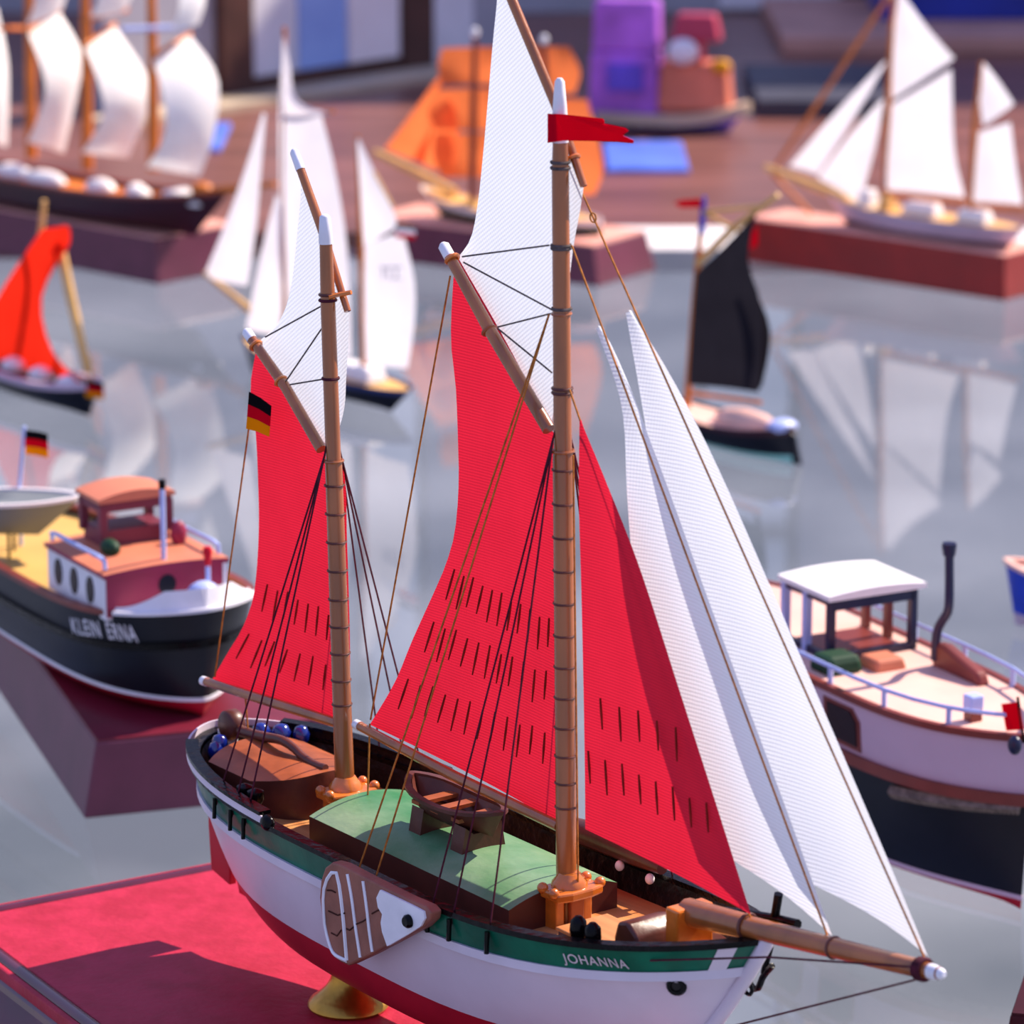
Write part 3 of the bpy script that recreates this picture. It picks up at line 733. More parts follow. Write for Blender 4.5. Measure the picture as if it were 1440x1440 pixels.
# rigging
R1, R2 = 0.0026, 0.0022
def rail_at(px, py, sd=-1):                                  # where a shroud meets the rail
    p = FB.z(px, py, 0.85); x = p.x
    return Vector((x, sd * (HF.y_at(x, zr_x(x) - 0.03) + 0.006), zr_x(x) - 0.03))
for (x, y) in ((620, 1275), (645, 1290), (684, 1316)):
    b = rail_at(x, y, -1)
    for sd in (-1, 1):
        bb = Vector((b.x, b.y * -sd, b.z))
        top = M(616) + Vector((-0.004, sd * 0.026, 0))
        rope('shroud', FB, [M(590) + Vector((0.0, sd * 0.012, 0)), top, bb], R1, 'plum_fibre', boat)
        MB().tube([bb + Vector((0, sd * 0.004, 0.02)), bb + Vector((0, sd * 0.006, -0.035))], 0.0065, 6).build('chainplate', 'gloss_black', boat)
for (x, y) in ((300, 1124), (338, 1136), (362, 1146)):
    b = rail_at(x, y, -1)
    for sd in (-1, 1):
        bb = Vector((b.x, b.y * -sd, b.z))
        rope('shroud', FB, [Z(612) + Vector((0, sd * 0.012, 0)), Z(640) + Vector((-0.004, sd * 0.025, 0)), bb], R1, 'plum_fibre', boat)
        MB().tube([bb + Vector((0, sd * 0.004, 0.02)), bb + Vector((0, sd * 0.006, -0.035))], 0.006, 6).build('chainplate', 'gloss_black', boat)
def line(name, a, b, r=R2, m='grey_fibre', oa=0.0, ob=None):
    ob = oa if ob is None else ob
    pa = a if isinstance(a, Vector) else FB.cp(a[0], a[1], oa)
    pb = b if isinstance(b, Vector) else FB.cp(b[0], b[1], ob)
    return rope(name, FB, [pa, pb], r, m, boat)
for a, b in (((650, 361), (772, 345)), ((652, 369), (777, 436)), ((700, 460), (775, 441)), ((700, 462), (776, 524)),
             ((373, 474), (451, 431)), ((402, 536), (453, 461)), ((408, 541), (456, 533))):
    line('halyard', a, b, R2, 'grey_fibre', 0.0)
line('topping_lift', (772, 442), rail_at(509, 1226), R1, 'tan_fibre', -0.01)
line('topping_lift', (772, 442), rail_at(541, 1236), R1, 'tan_fibre', -0.01)
line('boom_lift', (633, 388), (521, 1012), R1, 'tan_fibre', -0.004)
line('main_sheet', (520, 1018), (517, 1122), R1, 'tan_fibre', 0.0, 0.0)
line('mizzen_lift', (350, 600), (302, 952), R1, 'tan_fibre', -0.004)
line('mizzen_sheet', (345, 980), (349, 1030), R1, 'tan_fibre', 0.0)
line('forestay', (804, 345), (1165, 1320), R1, 'tan_fibre', 0.014)
line('forestay', (803, 236), (1300, 1347), R1, 'tan_fibre', 0.048)
line('forestay', (801, 548), (1057, 1296), R1, 'tan_fibre', -0.002)
line('halyard', (806, 640), (813, 1248), R1, 'tan_fibre', 0.0)
MB().ring(FB.cp(834, 306, 0.02), (0, 1, 0), 0.011, 0.002).build('line_loop', 'tan_fibre', boat)
line('bobstay', (1286, 1378), (1010, 1448), R1, 'plum_fibre', 0.0)
sp = HF.P(0.90, 0.97, -1)
rope('bowsprit_guy', FB, [FB.cp(1284, 1360, -0.02), FB.cp(1080, 1346, -0.045), Vector((0.98, -HF.y_at(0.98, 0.90) - 0.006, 0.90))], R1, 'plum_fibre', boat)
line('bowsprit_line', (1196, 1331), (1288, 1356), R1, 'plum_fibre', -0.01)

# ---- its stand: lacquered block with red field and a brass foot
FS = Frame(on_z(490, 1415, 0.30)[:2], -59)
st = thing('display_stand', FS, 'red topped stand with dark moulded edge and brass pedestal under the two-masted barge', 'display stand')
MB().box(-1.21, 1.45, -0.69, 0.69, 0.0, 0.27, 0.0, 0.0).build('stand_block', 'stand_maroon', st, smooth=False, bevel=0.02)
MB().box(-1.13, 1.37, -0.61, 0.61, 0.265, 0.30).build('field', 'velvet_red', st, smooth=False)
for (x0, x1, y0, y1) in ((-1.195, 1.435, -0.675, -0.655), (-1.195, 1.435, 0.655, 0.675), (-1.195, -1.175, -0.655, 0.655), (1.415, 1.435, -0.655, 0.655)):
    MB().box(x0, x1, y0, y1, 0.262, 0.300).build('edge_bead', 'velvet_red', st, smooth=False, bevel=0.006)
for (a, b) in (((-1.15, -0.632), (1.39, -0.632)), ((-1.15, 0.632), (1.39, 0.632)), ((-1.15, -0.632), (-1.15, 0.632)), ((1.39, -0.632), (1.39, 0.632))):
    MB().tube([(a[0], a[1], 0.285), (b[0], b[1], 0.285)], 0.026, 10).build('moulding', 'stand_maroon', st)
def pedestal(x, y, top):
    MB().lathe((x, y, 0.298), [(0.104, 0.003), (0.108, 0.010), (0.104, 0.020), (0.085, 0.034), (0.062, 0.055), (0.047, 0.08), (0.042, 0.11), (0.044, top - 0.298)], 32).build('pedestal', 'brass', st)
pedestal(0.0, 0.0, 0.429)
w2 = FB.O + FB.f * 0.55
p2 = FS.loc(Vector((w2.x, w2.y, 0)))
pedestal(p2.x, p2.y, 0.430)

# ================================================================== the other boats on the shelf
def stand(name, fr, x0, x1, y0, y1, h, m_side, m_top, label, tx=0.03, ty=0.03):
    o = thing(name, fr, label, 'display stand')
    MB().box(x0, x1, y0, y1, 0.0, h, tx, ty).build('stand_block', m_side, o, smooth=False, bevel=0.008)
    MB().box(x0 + tx + 0.004, x1 - tx - 0.004, y0 + ty + 0.004, y1 - ty - 0.004, h - 0.002, h + 0.006).build('stand_top', m_top, o, smooth=False)
    return o
mat('navy_black', (18, 20, 30), 0.35, 0.3, var=0.2, scale=5, bump=0.05)
mat('deck_pink', (236, 188, 172), 0.5, 0.4, var=0.08, scale=4)
mat('roof_coral', (206, 122, 92), 0.5, 0.4, var=0.1, scale=4)
mat('cabin_crimson', (150, 36, 72), 0.5, 0.4, var=0.08, scale=4)
mat('wheelhouse_plum', (120, 48, 66), 0.45, 0.4, var=0.08, scale=4)
mat('deck_yellow', (212, 168, 92), 0.5, 0.4, var=0.08, scale=4)
mat('tarp_grey', (112, 118, 124), 0.7, 0.3, var=0.08, scale=3)
mat('cushion_green', (18, 58, 36), 0.6, 0.3)
mat('trim_brown', (120, 48, 40), 0.4, 0.5, var=0.15, scale=6)
mat('blue_black', (22, 26, 62), 0.3, 0.5)
mat('bright_blue', (24, 60, 190), 0.35, 0.5)
mat('slate_blue', (52, 62, 116), 0.35, 0.4)
mat('pale_blue', (176, 190, 240), 0.4, 0.5, var=0.05)
mat('hull_maroon', (58, 14, 28), 0.4, 0.5, var=0.15, scale=4)
mat('orange_wood', (206, 112, 36), 0.45, 0.4, var=0.15, scale=6)
mat('yellow_wood', (226, 176, 104), 0.45, 0.4, var=0.12, scale=6)
mat('hull_lilac', (196, 176, 196), 0.45, 0.4, var=0.05, scale=3)
mat('hull_mint', (150, 214, 204), 0.4, 0.5, var=0.05)
mat('hull_moss', (70, 84, 66), 0.5, 0.4, var=0.1)
mat('rope_grey', (120, 108, 100), 0.8, 0.2, var=0.3, scale=40, bump=0.4)
mat('hatch_white', (244, 240, 240), 0.4, 0.5, var=0.04)
mat('window_dark', (34, 12, 20), 0.3, 0.25)

# ------------------------------------------------------------------ tug at the left
FG = Frame(on_z(287, 1008, 0.26)[:2], -60)
tug = thing('model_tug', FG, 'dark navy model tug with crimson cabin, coral roof and white name lettering', 'model boat')
HG = Hull(lambda t: -1.75 - 0.03 * t, lambda t: 0.0 + 0.035 * t, 0.315, lambda u: 0.58 + 0.05 * cb(2 * u - 1), lambda u: 0.262, bow=(6, 0.68), stern=(5, 0.5), e_mid=0.10, e_end=0.34)
tb = lambda z: (lambda u: HG.t_at(u, z))
HG.band(lambda u: 0.0, tb(0.318), m=3).build('hull_bottom', 'hull_red', tug)
HG.band(tb(0.318), one, m=6).build('topsides', 'navy_black', tug)
HG.edge(tb(0.322), 0.004, 0.002, -0.006, 0.006).build('water_line', 'white_paint', tug)
HG.edge(lambda u: HG.t_at(u, HG.zr(u) - 0.11), 0.012, 0.002, -0.012, 0.012).build('rubbing_strake', 'gloss_black', tug)
HG.edge(one, 0.008, 0.022, -0.004, 0.014, u0=0.0, u1=0.90).build('cap_rail', 'trim_brown', tug)
HG.deck(lambda u: HG.zr(u) - 0.02).build('deck', 'deck_yellow', tug)
# white bow bulwark
rows = []
for sd in (-1, 1):
    r_ = []
    for i in range(14):
        u = 0.90 + 0.10 * (i / 13) ** 0.8
        p = HG.P(u, 1.0, sd); k = min(1, i / 9)
        r_.append([p, p + Vector((-0.012, -sd * 0.008, 0.02 + 0.055 * k * k))])
    MB().grid(r_ if sd > 0 else [q[::-1] for q in r_]).build('bow_bulwark', 'white_paint', tug)
HG.edge(lambda u: 1.0, 0.012, 0.16, 0.0, 0.012, u0=0.905, u1=1.0).build('foredeck', 'white_paint', tug)
MB().blob((-0.03, 0.02, 0.665), 0.05, 0.06, 0.05).build('bow_fender', 'pale_blue', tug)
# cabin
CX0, CX1, CY0, CY1 = -0.62, -0.15, -0.275, 0.16
cab = MB().box(CX0, CX1, CY0, CY1, 0.59, 0.735).build('cabin', 'white_paint', tug, smooth=False)
MB().box(CX1 - 0.006, CX1 + 0.004, CY0 + 0.002, CY1, 0.60, 0.734).build('cabin_front', 'cabin_crimson', cab, smooth=False)
MB().box(CX1 - 0.004, CX1 + 0.008, CY1 - 0.012, CY1 + 0.002, 0.60, 0.735).build('corner_post', 'white_paint', cab, smooth=False)
cambered('cabin_roof', CX0 - 0.01, CX1 + 0.012, CY0 - 0.008, CY1 + 0.008, 0.733, 0.748, 0.012, 'cabin_crimson', 'roof_coral', tug)
for x in (-0.53, -0.40, -0.27):
    MB().lathe((x, 0, 0), [(0.03, -0.004), (0.03, 0.004)], 16, 1.0, 1.0)
    q = MB(); n_ = 16
    pts = [Vector((x + 0.030 * math.cos(2 * PI * k / n_), CY0 - 0.004, 0.668 + 0.046 * math.sin(2 * PI * k / n_))) for k in range(n_)]
    q.prism(pts, (0, 0.008, 0)).build('porthole', 'window_dark', cab, smooth=False)
pts = [Vector((CX1 + 0.006, -0.055 + 0.032 * math.cos(2 * PI * k / 16), 0.686 + 0.034 * math.sin(2 * PI * k / 16))) for k in range(16)]
MB().prism(pts, (-0.008, 0, 0)).build('porthole', 'navy_black', cab, smooth=False)
# wheelhouse: plum frame, open windows, coral roof
wx0, wx1, wy0, wy1 = -0.585, -0.43, -0.155, 0.085
wh = bpy.data.objects.new('wheelhouse', None); COL.objects.link(wh); wh.parent = tug
MB().box(wx0, wx1, wy0, wy1, 0.745, 0.812).build('lower_wall', 'wheelhouse_plum', wh, smooth=False)
for (x, y) in ((wx0, wy0), (wx1, wy0), (wx0, wy1), (wx1, wy1)):
    MB().box(x - 0.013, x + 0.013, y - 0.013, y + 0.013, 0.79, 0.90).build('window_post', 'wheelhouse_plum', wh, smooth=False)
MB().box(wx0 - 0.01, wx1 + 0.01, wy0 - 0.01, wy1 + 0.01, 0.878, 0.915).build('lintel', 'wheelhouse_plum', wh, smooth=False)
cambered('wheelhouse_roof', wx0 - 0.02, wx1 + 0.02, wy0 - 0.02, wy1 + 0.02, 0.912, 0.925, 0.022, 'roof_coral', 'roof_coral', tug)
MB().blob((-0.36, -0.16, 0.775), 0.05, 0.03, 0.03).build('ventilator', 'cushion_green', tug)
MB().blob((-0.36, 0.09, 0.79), 0.02, 0.03, 0.045).build('ventilator', 'cabin_crimson', tug)
for y in (CY0 + 0.012, CY1 - 0.012):
    MB().tube(resample([(-0.60, y, 0.757), (-0.60, y, 0.785), (-0.40, y, 0.788), (-0.19, y, 0.788), (-0.175, y, 0.757)], 16), 0.008, 7).build('roof_rail', 'pale_blue', tug)
MB().tube([(-0.19, -0.045, 0.757), (-0.19, -0.045, 1.0)], 0.009, 8).build('lamp_pole', 'pale_blue', tug)
MB().tube([(-0.19, -0.045, 1.0), (-0.19, -0.045, 1.03)], 0.012, 8).build('lamp', 'gloss_black', tug)
MB().tube([(-0.075, 0.06, 0.64), (-0.075, 0.06, 0.755)], 0.008, 8).build('bow_staff', 'pale_blue', tug)
MB().tube([(-0.075, 0.06, 0.75), (-0.075, 0.06, 0.80), (-0.075, 0.06, 0.815)], [0.008, 0.017, 0.012], 8).build('bow_flag', 'flag_red', tug)
# name
lettering('name_lettering', 'KLEIN ERNA', FG, HG, (105, 891), (196, 903), 0.058, 'white_paint', tug, eps=0.005)
# grey covered skiff carried over the after deck on thin posts, ensign behind it
sk = bpy.data.objects.new('skiff', None); COL.objects.link(sk); sk.parent = tug
kc = FG.z(14, 726, 0.70); sk.location = (kc.x, kc.y, 0); sk.rotation_euler = (0, 0, math.radians(57))
HQ = Hull(lambda t: -0.40, lambda t: 0.10 + 0.16 * t, 0.12, lambda u: 0.765 + 0.01 * cb(2 * u - 1), lambda u: 0.635, bow=(2.4, 0.8), stern=(5, 0.5), e_mid=0.3, e_end=0.5)
HQ.band(lambda u: 0.0, one, m=4).build('skiff_hull', 'tarp_grey', sk)
HQ.deck(lambda u: HQ.zr(u) - 0.001, inset=0.0).build('skiff_cover', 'tarp_grey', sk)
HQ.edge(one, 0.006, 0.01, -0.004, 0.008).build('skiff_rim', 'panel_pale', sk)
for x, y in ((0.0, -0.04), (0.0, 0.06), (-0.25, 0.0)):
    q = kc + Vector((math.cos(math.radians(57)) * x - math.sin(math.radians(57)) * y, math.sin(math.radians(57)) * x + math.cos(math.radians(57)) * y, 0))
    MB().tube([(q.x, q.y, 0.56), (q.x, q.y, 0.65)], 0.006, 6).build('skiff_post', 'gloss_black', tug)
fs = FG.z(27, 690, 0.76)
MB().tube([(fs.x, fs.y, 0.56), fs, fs + Vector((0.02, 0.02, 0.235))], 0.007, 8).build('ensign_staff', 'pale_blue', tug)
en2 = bpy.data.objects.new('ensign', None); COL.objects.link(en2); en2.parent = tug
for k, m in enumerate(('flag_cloth_gold', 'flag_cloth_red', 'flag_cloth_black')):
    b = fs + Vector((0.02, 0.02, 0.135 + 0.029 * k)); d = Vector((0.05, 0.065, -0.012))
    MB().prism([b, b + d * 0.5 + Vector((0.01, 0, 0.004)), b + d, b + d + Vector((0, 0, 0.029)), b + d * 0.5 + Vector((0.01, 0, 0.033)), b + Vector((0, 0, 0.029))], (0.001, -0.002, 0)).build('stripe', m, en2, smooth=False)
FGS = Frame(on_z(287, 1008, 0.26)[:2], -72)
stand('display_stand', FGS, -1.95, 0.15, -0.44, 0.44, 0.25, 'stand_purple', 'stand_plum', 'purple sided stand carrying the dark navy tug', 0.02, 0.05)

# ------------------------------------------------------------------ launch at the right
FH = Frame((1.341, 11.559), -62)
lau = thing('model_launch', FH, 'black and white model launch with white canopy roof and bent exhaust pipe', 'model boat')
HH = Hull(lambda t: -1.55, lambda t: 0.43 + 0.04 * t, 0.265, lambda u: 0.56, lambda u: 0.004, bow=(5, 1.0), stern=(5, 0.6), e_mid=0.10, e_end=0.45)
th = lambda z: (lambda u: HH.t_at(u, z))
HH.band(lambda u: 0.0, th(0.035), m=3).build('hull_bottom', 'hull_red', lau)
HH.band(th(0.035), th(0.36), m=6).build('topsides', 'navy_black', lau)
HH.band(th(0.36), one, m=3).build('upper_sides', 'hull_lilac', lau)
HH.edge(th(0.042), 0.004, 0.002, -0.007, 0.007).build('water_line', 'hull_lilac', lau)
HH.edge(th(0.365), 0.018, 0.004, -0.022, 0.014).build('rubbing_strake', 'trim_brown', lau)
HH.edge(one, 0.010, 0.012, -0.012, 0.010).build('deck_edge', 'trim_brown', lau)
HH.deck(lambda u: 0.563, inset=0.002).build('deck', 'deck_pink', lau)
# rope fender round the bow
for i in range(40):
    u = 0.80 + 0.19 * i / 39
    p, q = HH.P(u, HH.t_at(u, 0.285 + 0.03 * i / 39), -1), HH.P(u + 0.003, HH.t_at(u, 0.325 + 0.03 * i / 39), -1)
    p.y -= 0.006; q.y -= 0.006
    MB().tube([p, p.lerp(q, 0.5) + Vector((0.004, -0.012, 0)), q], [0.006, 0.010, 0.006], 6).build('fender_strand', 'rope_grey', lau)
# windows on the near side
for (x0, x1) in ((-0.265, -0.105), (-0.56, -0.40)):
    zc0, zc1 = 0.405, 0.515
    pts = []
    for (x, z) in ((x0, zc0), (x1, zc0), (x1, zc1 - 0.03), (x1 - 0.03, zc1), (x0, zc1)):
        pts.append(Vector((x, -HH.y_at(x, z) - 0.006, z)))
    o = MB().prism([p + (p - sum(pts, Vector()) / 5) * 0.24 + Vector((0, 0.003, 0)) for p in pts], (0, 0.012, 0)).build('window_frame', 'trim_brown', lau, smooth=False)
    MB().prism(pts, (0, 0.006, 0)).build('pane', 'window_dark', o, smooth=False)
# canopy on posts
kx0, kx1, ky0, ky1 = -0.755, -0.485, -0.115, 0.215
can = bpy.data.objects.new('canopy', None); COL.objects.link(can); can.parent = lau
cambered('canopy_roof', kx0 - 0.02, kx1 + 0.02, ky0 - 0.02, ky1 + 0.02, 0.765, 0.782, 0.012, 'hatch_white', 'hatch_white', lau)
for (x, y, m) in ((kx1, ky0, 'blue_black'), (kx1, ky1 - 0.02, 'blue_black'), (kx0, ky0, 'pale_blue'), (kx0 + 0.13, ky0, 'pale_blue'), (kx0, ky1 - 0.02, 'trim_brown'), (kx0 + 0.13, ky1 - 0.02, 'trim_brown')):
    MB().box(x - 0.012, x + 0.012, y - 0.012, y + 0.012, 0.56, 0.768).build('post', m, can, smooth=False)
MB().box(kx1 - 0.012, kx1 + 0.012, ky0, ky1 - 0.02, 0.73, 0.767).build('lintel', 'blue_black', can, smooth=False)
MB().box(kx0, kx1, ky0 - 0.008, ky0 + 0.008, 0.745, 0.767).build('lintel', 'blue_black', can, smooth=False)
MB().box(kx1 - 0.012, kx1 + 0.012, ky0, ky1 - 0.02, 0.56, 0.585).build('sill', 'blue_black', can, smooth=False)
MB().box(kx0, kx1, ky0 - 0.008, ky0 + 0.008, 0.56, 0.585).build('sill', 'blue_black', can, smooth=False)
MB().box(kx0 + 0.02, kx1 - 0.05, ky0 + 0.03, ky1 - 0.05, 0.56, 0.575).build('bench', 'trim_brown', lau, smooth=False)
MB().box(-0.46, -0.33, -0.22, -0.08, 0.56, 0.62, 0.01, 0.01).build('engine_box', 'cushion_green', lau, smooth=False, bevel=0.02)
MB().box(-0.42, -0.30, -0.06, 0.06, 0.56, 0.60, 0.01, 0.01).build('seat_locker', 'roof_coral', lau, smooth=False, bevel=0.01)
# exhaust
pp = [FH.cp(x, y, 0.15) for x, y in [(1315, 928), (1316, 905), (1319, 885), (1326, 872), (1333, 860), (1335, 840), (1335, 800), (1335, 768)]]
MB().tube(resample(pp, 22), 0.015, 10).build('exhaust_pipe', 'blue_black', lau)
MB().lathe(pp[-1] - Vector((0, 0, 0.03)), [(0.02, 0), (0.024, 0.03), (0.022, 0.04), (0.01, 0.04)], 14).build('exhaust_cap', 'blue_black', lau)
MB().prism([(-0.30, 0.145, 0.56), (-0.29, 0.145, 0.64), (-0.24, 0.145, 0.645), (-0.05, 0.145, 0.60), (-0.03, 0.145, 0.56)], (0, 0.045, 0)).build('exhaust_box', 'trim_brown', lau, smooth=False, bevel=0.012)
# bow rail
for sd in (-1, 1):
    pr = [HH.P(u, 1.0, sd) + Vector((-0.01, -sd * 0.012, 0.062)) for u in (0.38, 0.5, 0.6, 0.7, 0.78, 0.84, 0.89, 0.93, 0.96, 0.985)]
    MB().tube(pr, 0.007, 7).build('bow_rail', 'pale_blue', lau)
    for u in (0.5, 0.64, 0.78, 0.90):
        p = HH.P(u, 1.0, sd) + Vector((-0.01, -sd * 0.012, 0))
        MB().tube([p + Vector((0, 0, 0.0)), p + Vector((0, 0, 0.062))], 0.009, 7).build('rail_post', 'pale_blue', lau)
w_ = FH.z(1368, 1012, 0.565)
MB().box(w_.x - 0.02, w_.x + 0.02, w_.y - 0.02, w_.y + 0.02, 0.56, 0.60).build('samson_post', 'trim_brown', lau, smooth=False)
MB().box(w_.x - 0.024, w_.x + 0.024, w_.y - 0.024, w_.y + 0.024, 0.60, 0.645).build('post_cap', 'pale_blue', lau, smooth=False, bevel=0.006)
f0 = FH.cp(1430, 1040, -0.06)
jf = [FH.cp(x, y, -0.06) for x, y in ((1408, 990), (1432, 987), (1439, 1026), (1415, 1028))]
MB().prism(jf, (0, 0.003, 0)).build('jack_flag', 'flag_cloth_red', lau, smooth=False)
MB().tube([FH.cp(1440, 1045, -0.058), FH.cp(1431, 980, -0.058)], 0.005, 6).build('jack_staff', 'gloss_black', lau)
MB().blob(FH.cp(1427, 1048, -0.09), 0.025, 0.02, 0.03).build('bow_anchor', 'blue_black', lau)

# ------------------------------------------------------------------ helper for the sailing boats further back
def px_sail(name, fr, poly_l, poly_r, m, parent, off=0.0, off2=None, belly=0.03, **k):
    return sail(name, fr, poly_l, poly_r, m, parent, off, off2, belly, n=12, m=7, **k)
def px_spar(name, fr, pts, r, m, parent, off=0.0):
    return MB().tube([fr.cp(x, y, off) for x, y in pts], r, 8).build(name, m, parent)

# ------------------------------------------------------------------ square-rigged barque at the upper left
FA = Frame(on_z(225, 400, 0)[:2], -43).shift(0, 0.17)
brq = thing('model_barque', FA, 'maroon hulled model barque with billowing white square sails on orange masts', 'model boat')
HA = Hull(lambda t: -2.6, lambda t: 0.10 + 0.27 * t, 0.20, lambda u: 0.43 + 0.09 * cb((u - 0.6) / 0.4), lambda u: 0.256, bow=(4, 0.8), stern=(4, 0.6), e_mid=0.15, e_end=0.5)
HA.band(lambda u: 0.0, one, m=6).build('hull', 'hull_maroon', brq)
HA.edge(one, 0.01, 0.02, -0.004, 0.016).build('cap_rail', 'trim_brown', brq)
HA.deck(lambda u: HA.zr(u) - 0.02).build('deck', 'orange_wood', brq)
for (x, y, sx_, sz_) in ((-1.33, -0.07, 0.16, 0.05), (-1.02, -0.10, 0.17, 0.05), (-0.60, -0.06, 0.11, 0.05), (-0.34, -0.03, 0.05, 0.055), (-0.22, -0.10, 0.06, 0.04)):
    MB().lathe((x, y, 0.43), [(0.9, 0), (1.0, 0.02), (0.8, 0.05), (0.4, 0.07)], 16, sx_, 0.07).build('deck_house', 'hatch_white', brq)
MB().box(-0.10, 0.22, -0.09, 0.09, 0.44, 0.50, 0.03, 0.02).build('forecastle', 'hatch_white', brq, smooth=False, bevel=0.01)
MB().blob((0.20, -0.03, 0.53), 0.07, 0.06, 0.04).build('windlass', 'orange_wood', brq)
MB().tube([(0.2, 0, 0.51), (0.75, 0, 0.62)], [0.03, 0.015], 8).build('bowsprit', 'orange_wood', brq)
for (px, y0, y1) in ((44, 222, -120), (123, 238, -120), (216, 240, -130)):
    px_spar('mast', FA, [(px, y0), (px - 2, 60), (px - 6, y1)], [0.036, 0.030, 0.02], 'orange_wood', brq)
NO, FO = -0.20, 0.20
sq = [([(38, 200), (62, 140), (60, 100), (38, 42)], [(90, 215), (110, 125), (115, 75), (82, 15)]),
      ([(115, 215), (145, 162), (140, 120), (119, 65)], [(180, 222), (209, 150), (207, 107), (160, 35)]),
      ([(206, 235), (232, 187), (230, 135), (214, 82)], [(281, 248), (301, 190), (306, 110), (267, 50)]),
      ([(-50, 185), (-28, 140), (-28, 80), (-50, 30)], [(10, 207), (12, 140), (10, 80), (-5, 10)]),
      ([(37, 36), (52, -10), (50, -60), (38, -100)], [(88, 12), (102, -40), (96, -90), (78, -120)]),
      ([(123, 26), (138, 0), (136, -50), (122, -95)], [(176, 16), (188, -20), (184, -80), (160, -120)]),
      ([(243, 40), (252, 10), (250, -40), (238, -90)], [(279, 34), (289, 0), (286, -60), (262, -120)])]
for a, b in sq:
    px_sail('square_sail', FA, a, b, 'sail_bright', brq, NO, FO, belly=0.05, bdir=(1, 0, 0))
for (a, b) in (((38, 44), (84, 14)), ((118, 64), (162, 34)), ((212, 82), (268, 48)), ((0, 40), (40, 40)), ((122, 28), (178, 14))):
    MB().tube([FA.cp(*a, NO - 0.02), FA.cp(*b, FO + 0.02)], 0.014, 7).build('yard', 'orange_wood', brq)
MB().tube([FA.cp(172, 41, -0.22), FA.cp(262, 38, 0.1)], 0.016, 7).build('yard', 'pale_blue', brq)
stand('display_stand', FA, -2.7, 0.0, -0.19, 0.45, 0.25, 'stand_purple', 'stand_sunlit_pink', 'purple stand, its top coloured pale as if sunlit, under the maroon barque', 0.02, 0.01)

# ------------------------------------------------------------------ white-sailed ketch behind the barge's mizzen
FK = Frame(on_z(560, 582, 0)[:2], 130)
ket = thing('model_ketch', FK, 'tall white-sailed model ketch with a black hull directly on the glass', 'model boat')
HK = Hull(lambda t: 0.05 - 0.14 * t, lambda t: 1.15 + 0.10 * t, 0.13, lambda u: 0.13 + 0.05 * cb((u - 0.5) * 2), lambda u: 0.003, bow=(2.6, 0.9), stern=(4, 0.6), e_mid=0.35, e_end=0.6)
HK.band(lambda u: 0.0, lambda u: 0.75, m=5).build('hull', 'navy_black', ket)
HK.band(lambda u: 0.75, one, m=2).build('bulwark', 'slate_blue', ket)
HK.deck(lambda u: HK.zr(u) - 0.012).build('deck', 'yellow_wood', ket)
MB().box(0.15, 0.45, -0.06, 0.06, 0.12, 0.19, 0.02, 0.01).build('deck_house', 'hatch_white', ket, smooth=False, bevel=0.01)
MB().box(0.62, 0.78, -0.05, 0.05, 0.12, 0.17, 0.02, 0.01).build('hatch', 'hatch_white', ket, smooth=False, bevel=0.01)
px_spar('main_mast', FK, [(404, 520), (402, 300), (400, 38)], [0.022, 0.02, 0.01], 'orange_wood', ket)
px_spar('mizzen_mast', FK, [(513, 548), (508, 350), (503, 190)], [0.018, 0.016, 0.008], 'orange_wood', ket)
px_spar('bowsprit', FK, [(352, 436), (288, 384)], [0.02, 0.012], 'yellow_wood', ket)
px_spar('gaff', FK, [(402, 162), (470, 157)], [0.012, 0.008], 'orange_wood', ket)
px_sail('main_sail', FK, [(404, 500), (398, 380), (393, 260), (392, 165)], [(493, 500), (492, 420), (486, 330), (470, 235), (452, 162)], 'sail_pale', ket, 0.0, belly=0.06)
px_sail('main_topsail', FK, [(392, 170), (394, 110), (399, 54)], [(466, 160), (418, 140), (408, 90), (400, 52)], 'sail_pale', ket, 0.01, belly=0.02)
px_sail('jib', FK, [(348, 402), (360, 320), (367, 240), (374, 160)], [(287, 388), (318, 312), (344, 240), (370, 158)], 'sail_pale', ket, 0.0, belly=0.03)
px_sail('staysail', FK, [(392, 470), (404, 390), (406, 330), (392, 276)], [(346, 462), (362, 380), (376, 320), (388, 274)], 'sail_pale', ket, 0.0, belly=0.03)
mks = px_sail('mizzen_sail', FK, [(513, 508), (511, 440), (513, 345)], [(573, 518), (583, 450), (582, 390), (566, 325)], 'sail_pale', ket, 0.0, belly=0.04)
px_sail('mizzen_topsail', FK, [(512, 350), (506, 270), (502, 194)], [(560, 318), (548, 285), (526, 240), (504, 192)], 'sail_pale', ket, 0.0, belly=0.02)
px_spar('back_line', FK, [(526, 242), (552, 290)], 0.006, 'yellow_wood', ket, 0.02)
mat('sail_number', (176, 172, 186), 0.9, 0.1)
for i, ch in enumerate('TCC'):
    a, b, c, d = [FK.cp(x, y, 0.055) for x, y in ((535 + i * 11, 392), (543 + i * 11, 392), (543 + i * 11, 376), (535 + i * 11, 376))]
    mb = MB(); r = 0.004
    mb.tube([d, c], r, 5)
    mb.tube([d.lerp(c, 0.5), a.lerp(b, 0.5)] if ch == 'T' else [d, a, b], r, 5)
    mb.build('sail_letter', 'sail_number', mks, smooth=False)
kf = bpy.data.objects.new('ensign', None); COL.objects.link(kf); kf.parent = ket
for k, m in enumerate(('flag_cloth_red', 'sail_pale', 'flag_cloth_black')):
    MB().prism([FK.cp(x, y, 0.02) for x, y in ((557, 334 - 7 * k), (584, 337 - 7 * k), (584, 330 - 7 * k), (557, 327 - 7 * k))], (0, 0.003, 0)).build('stripe', m, kf, smooth=False)

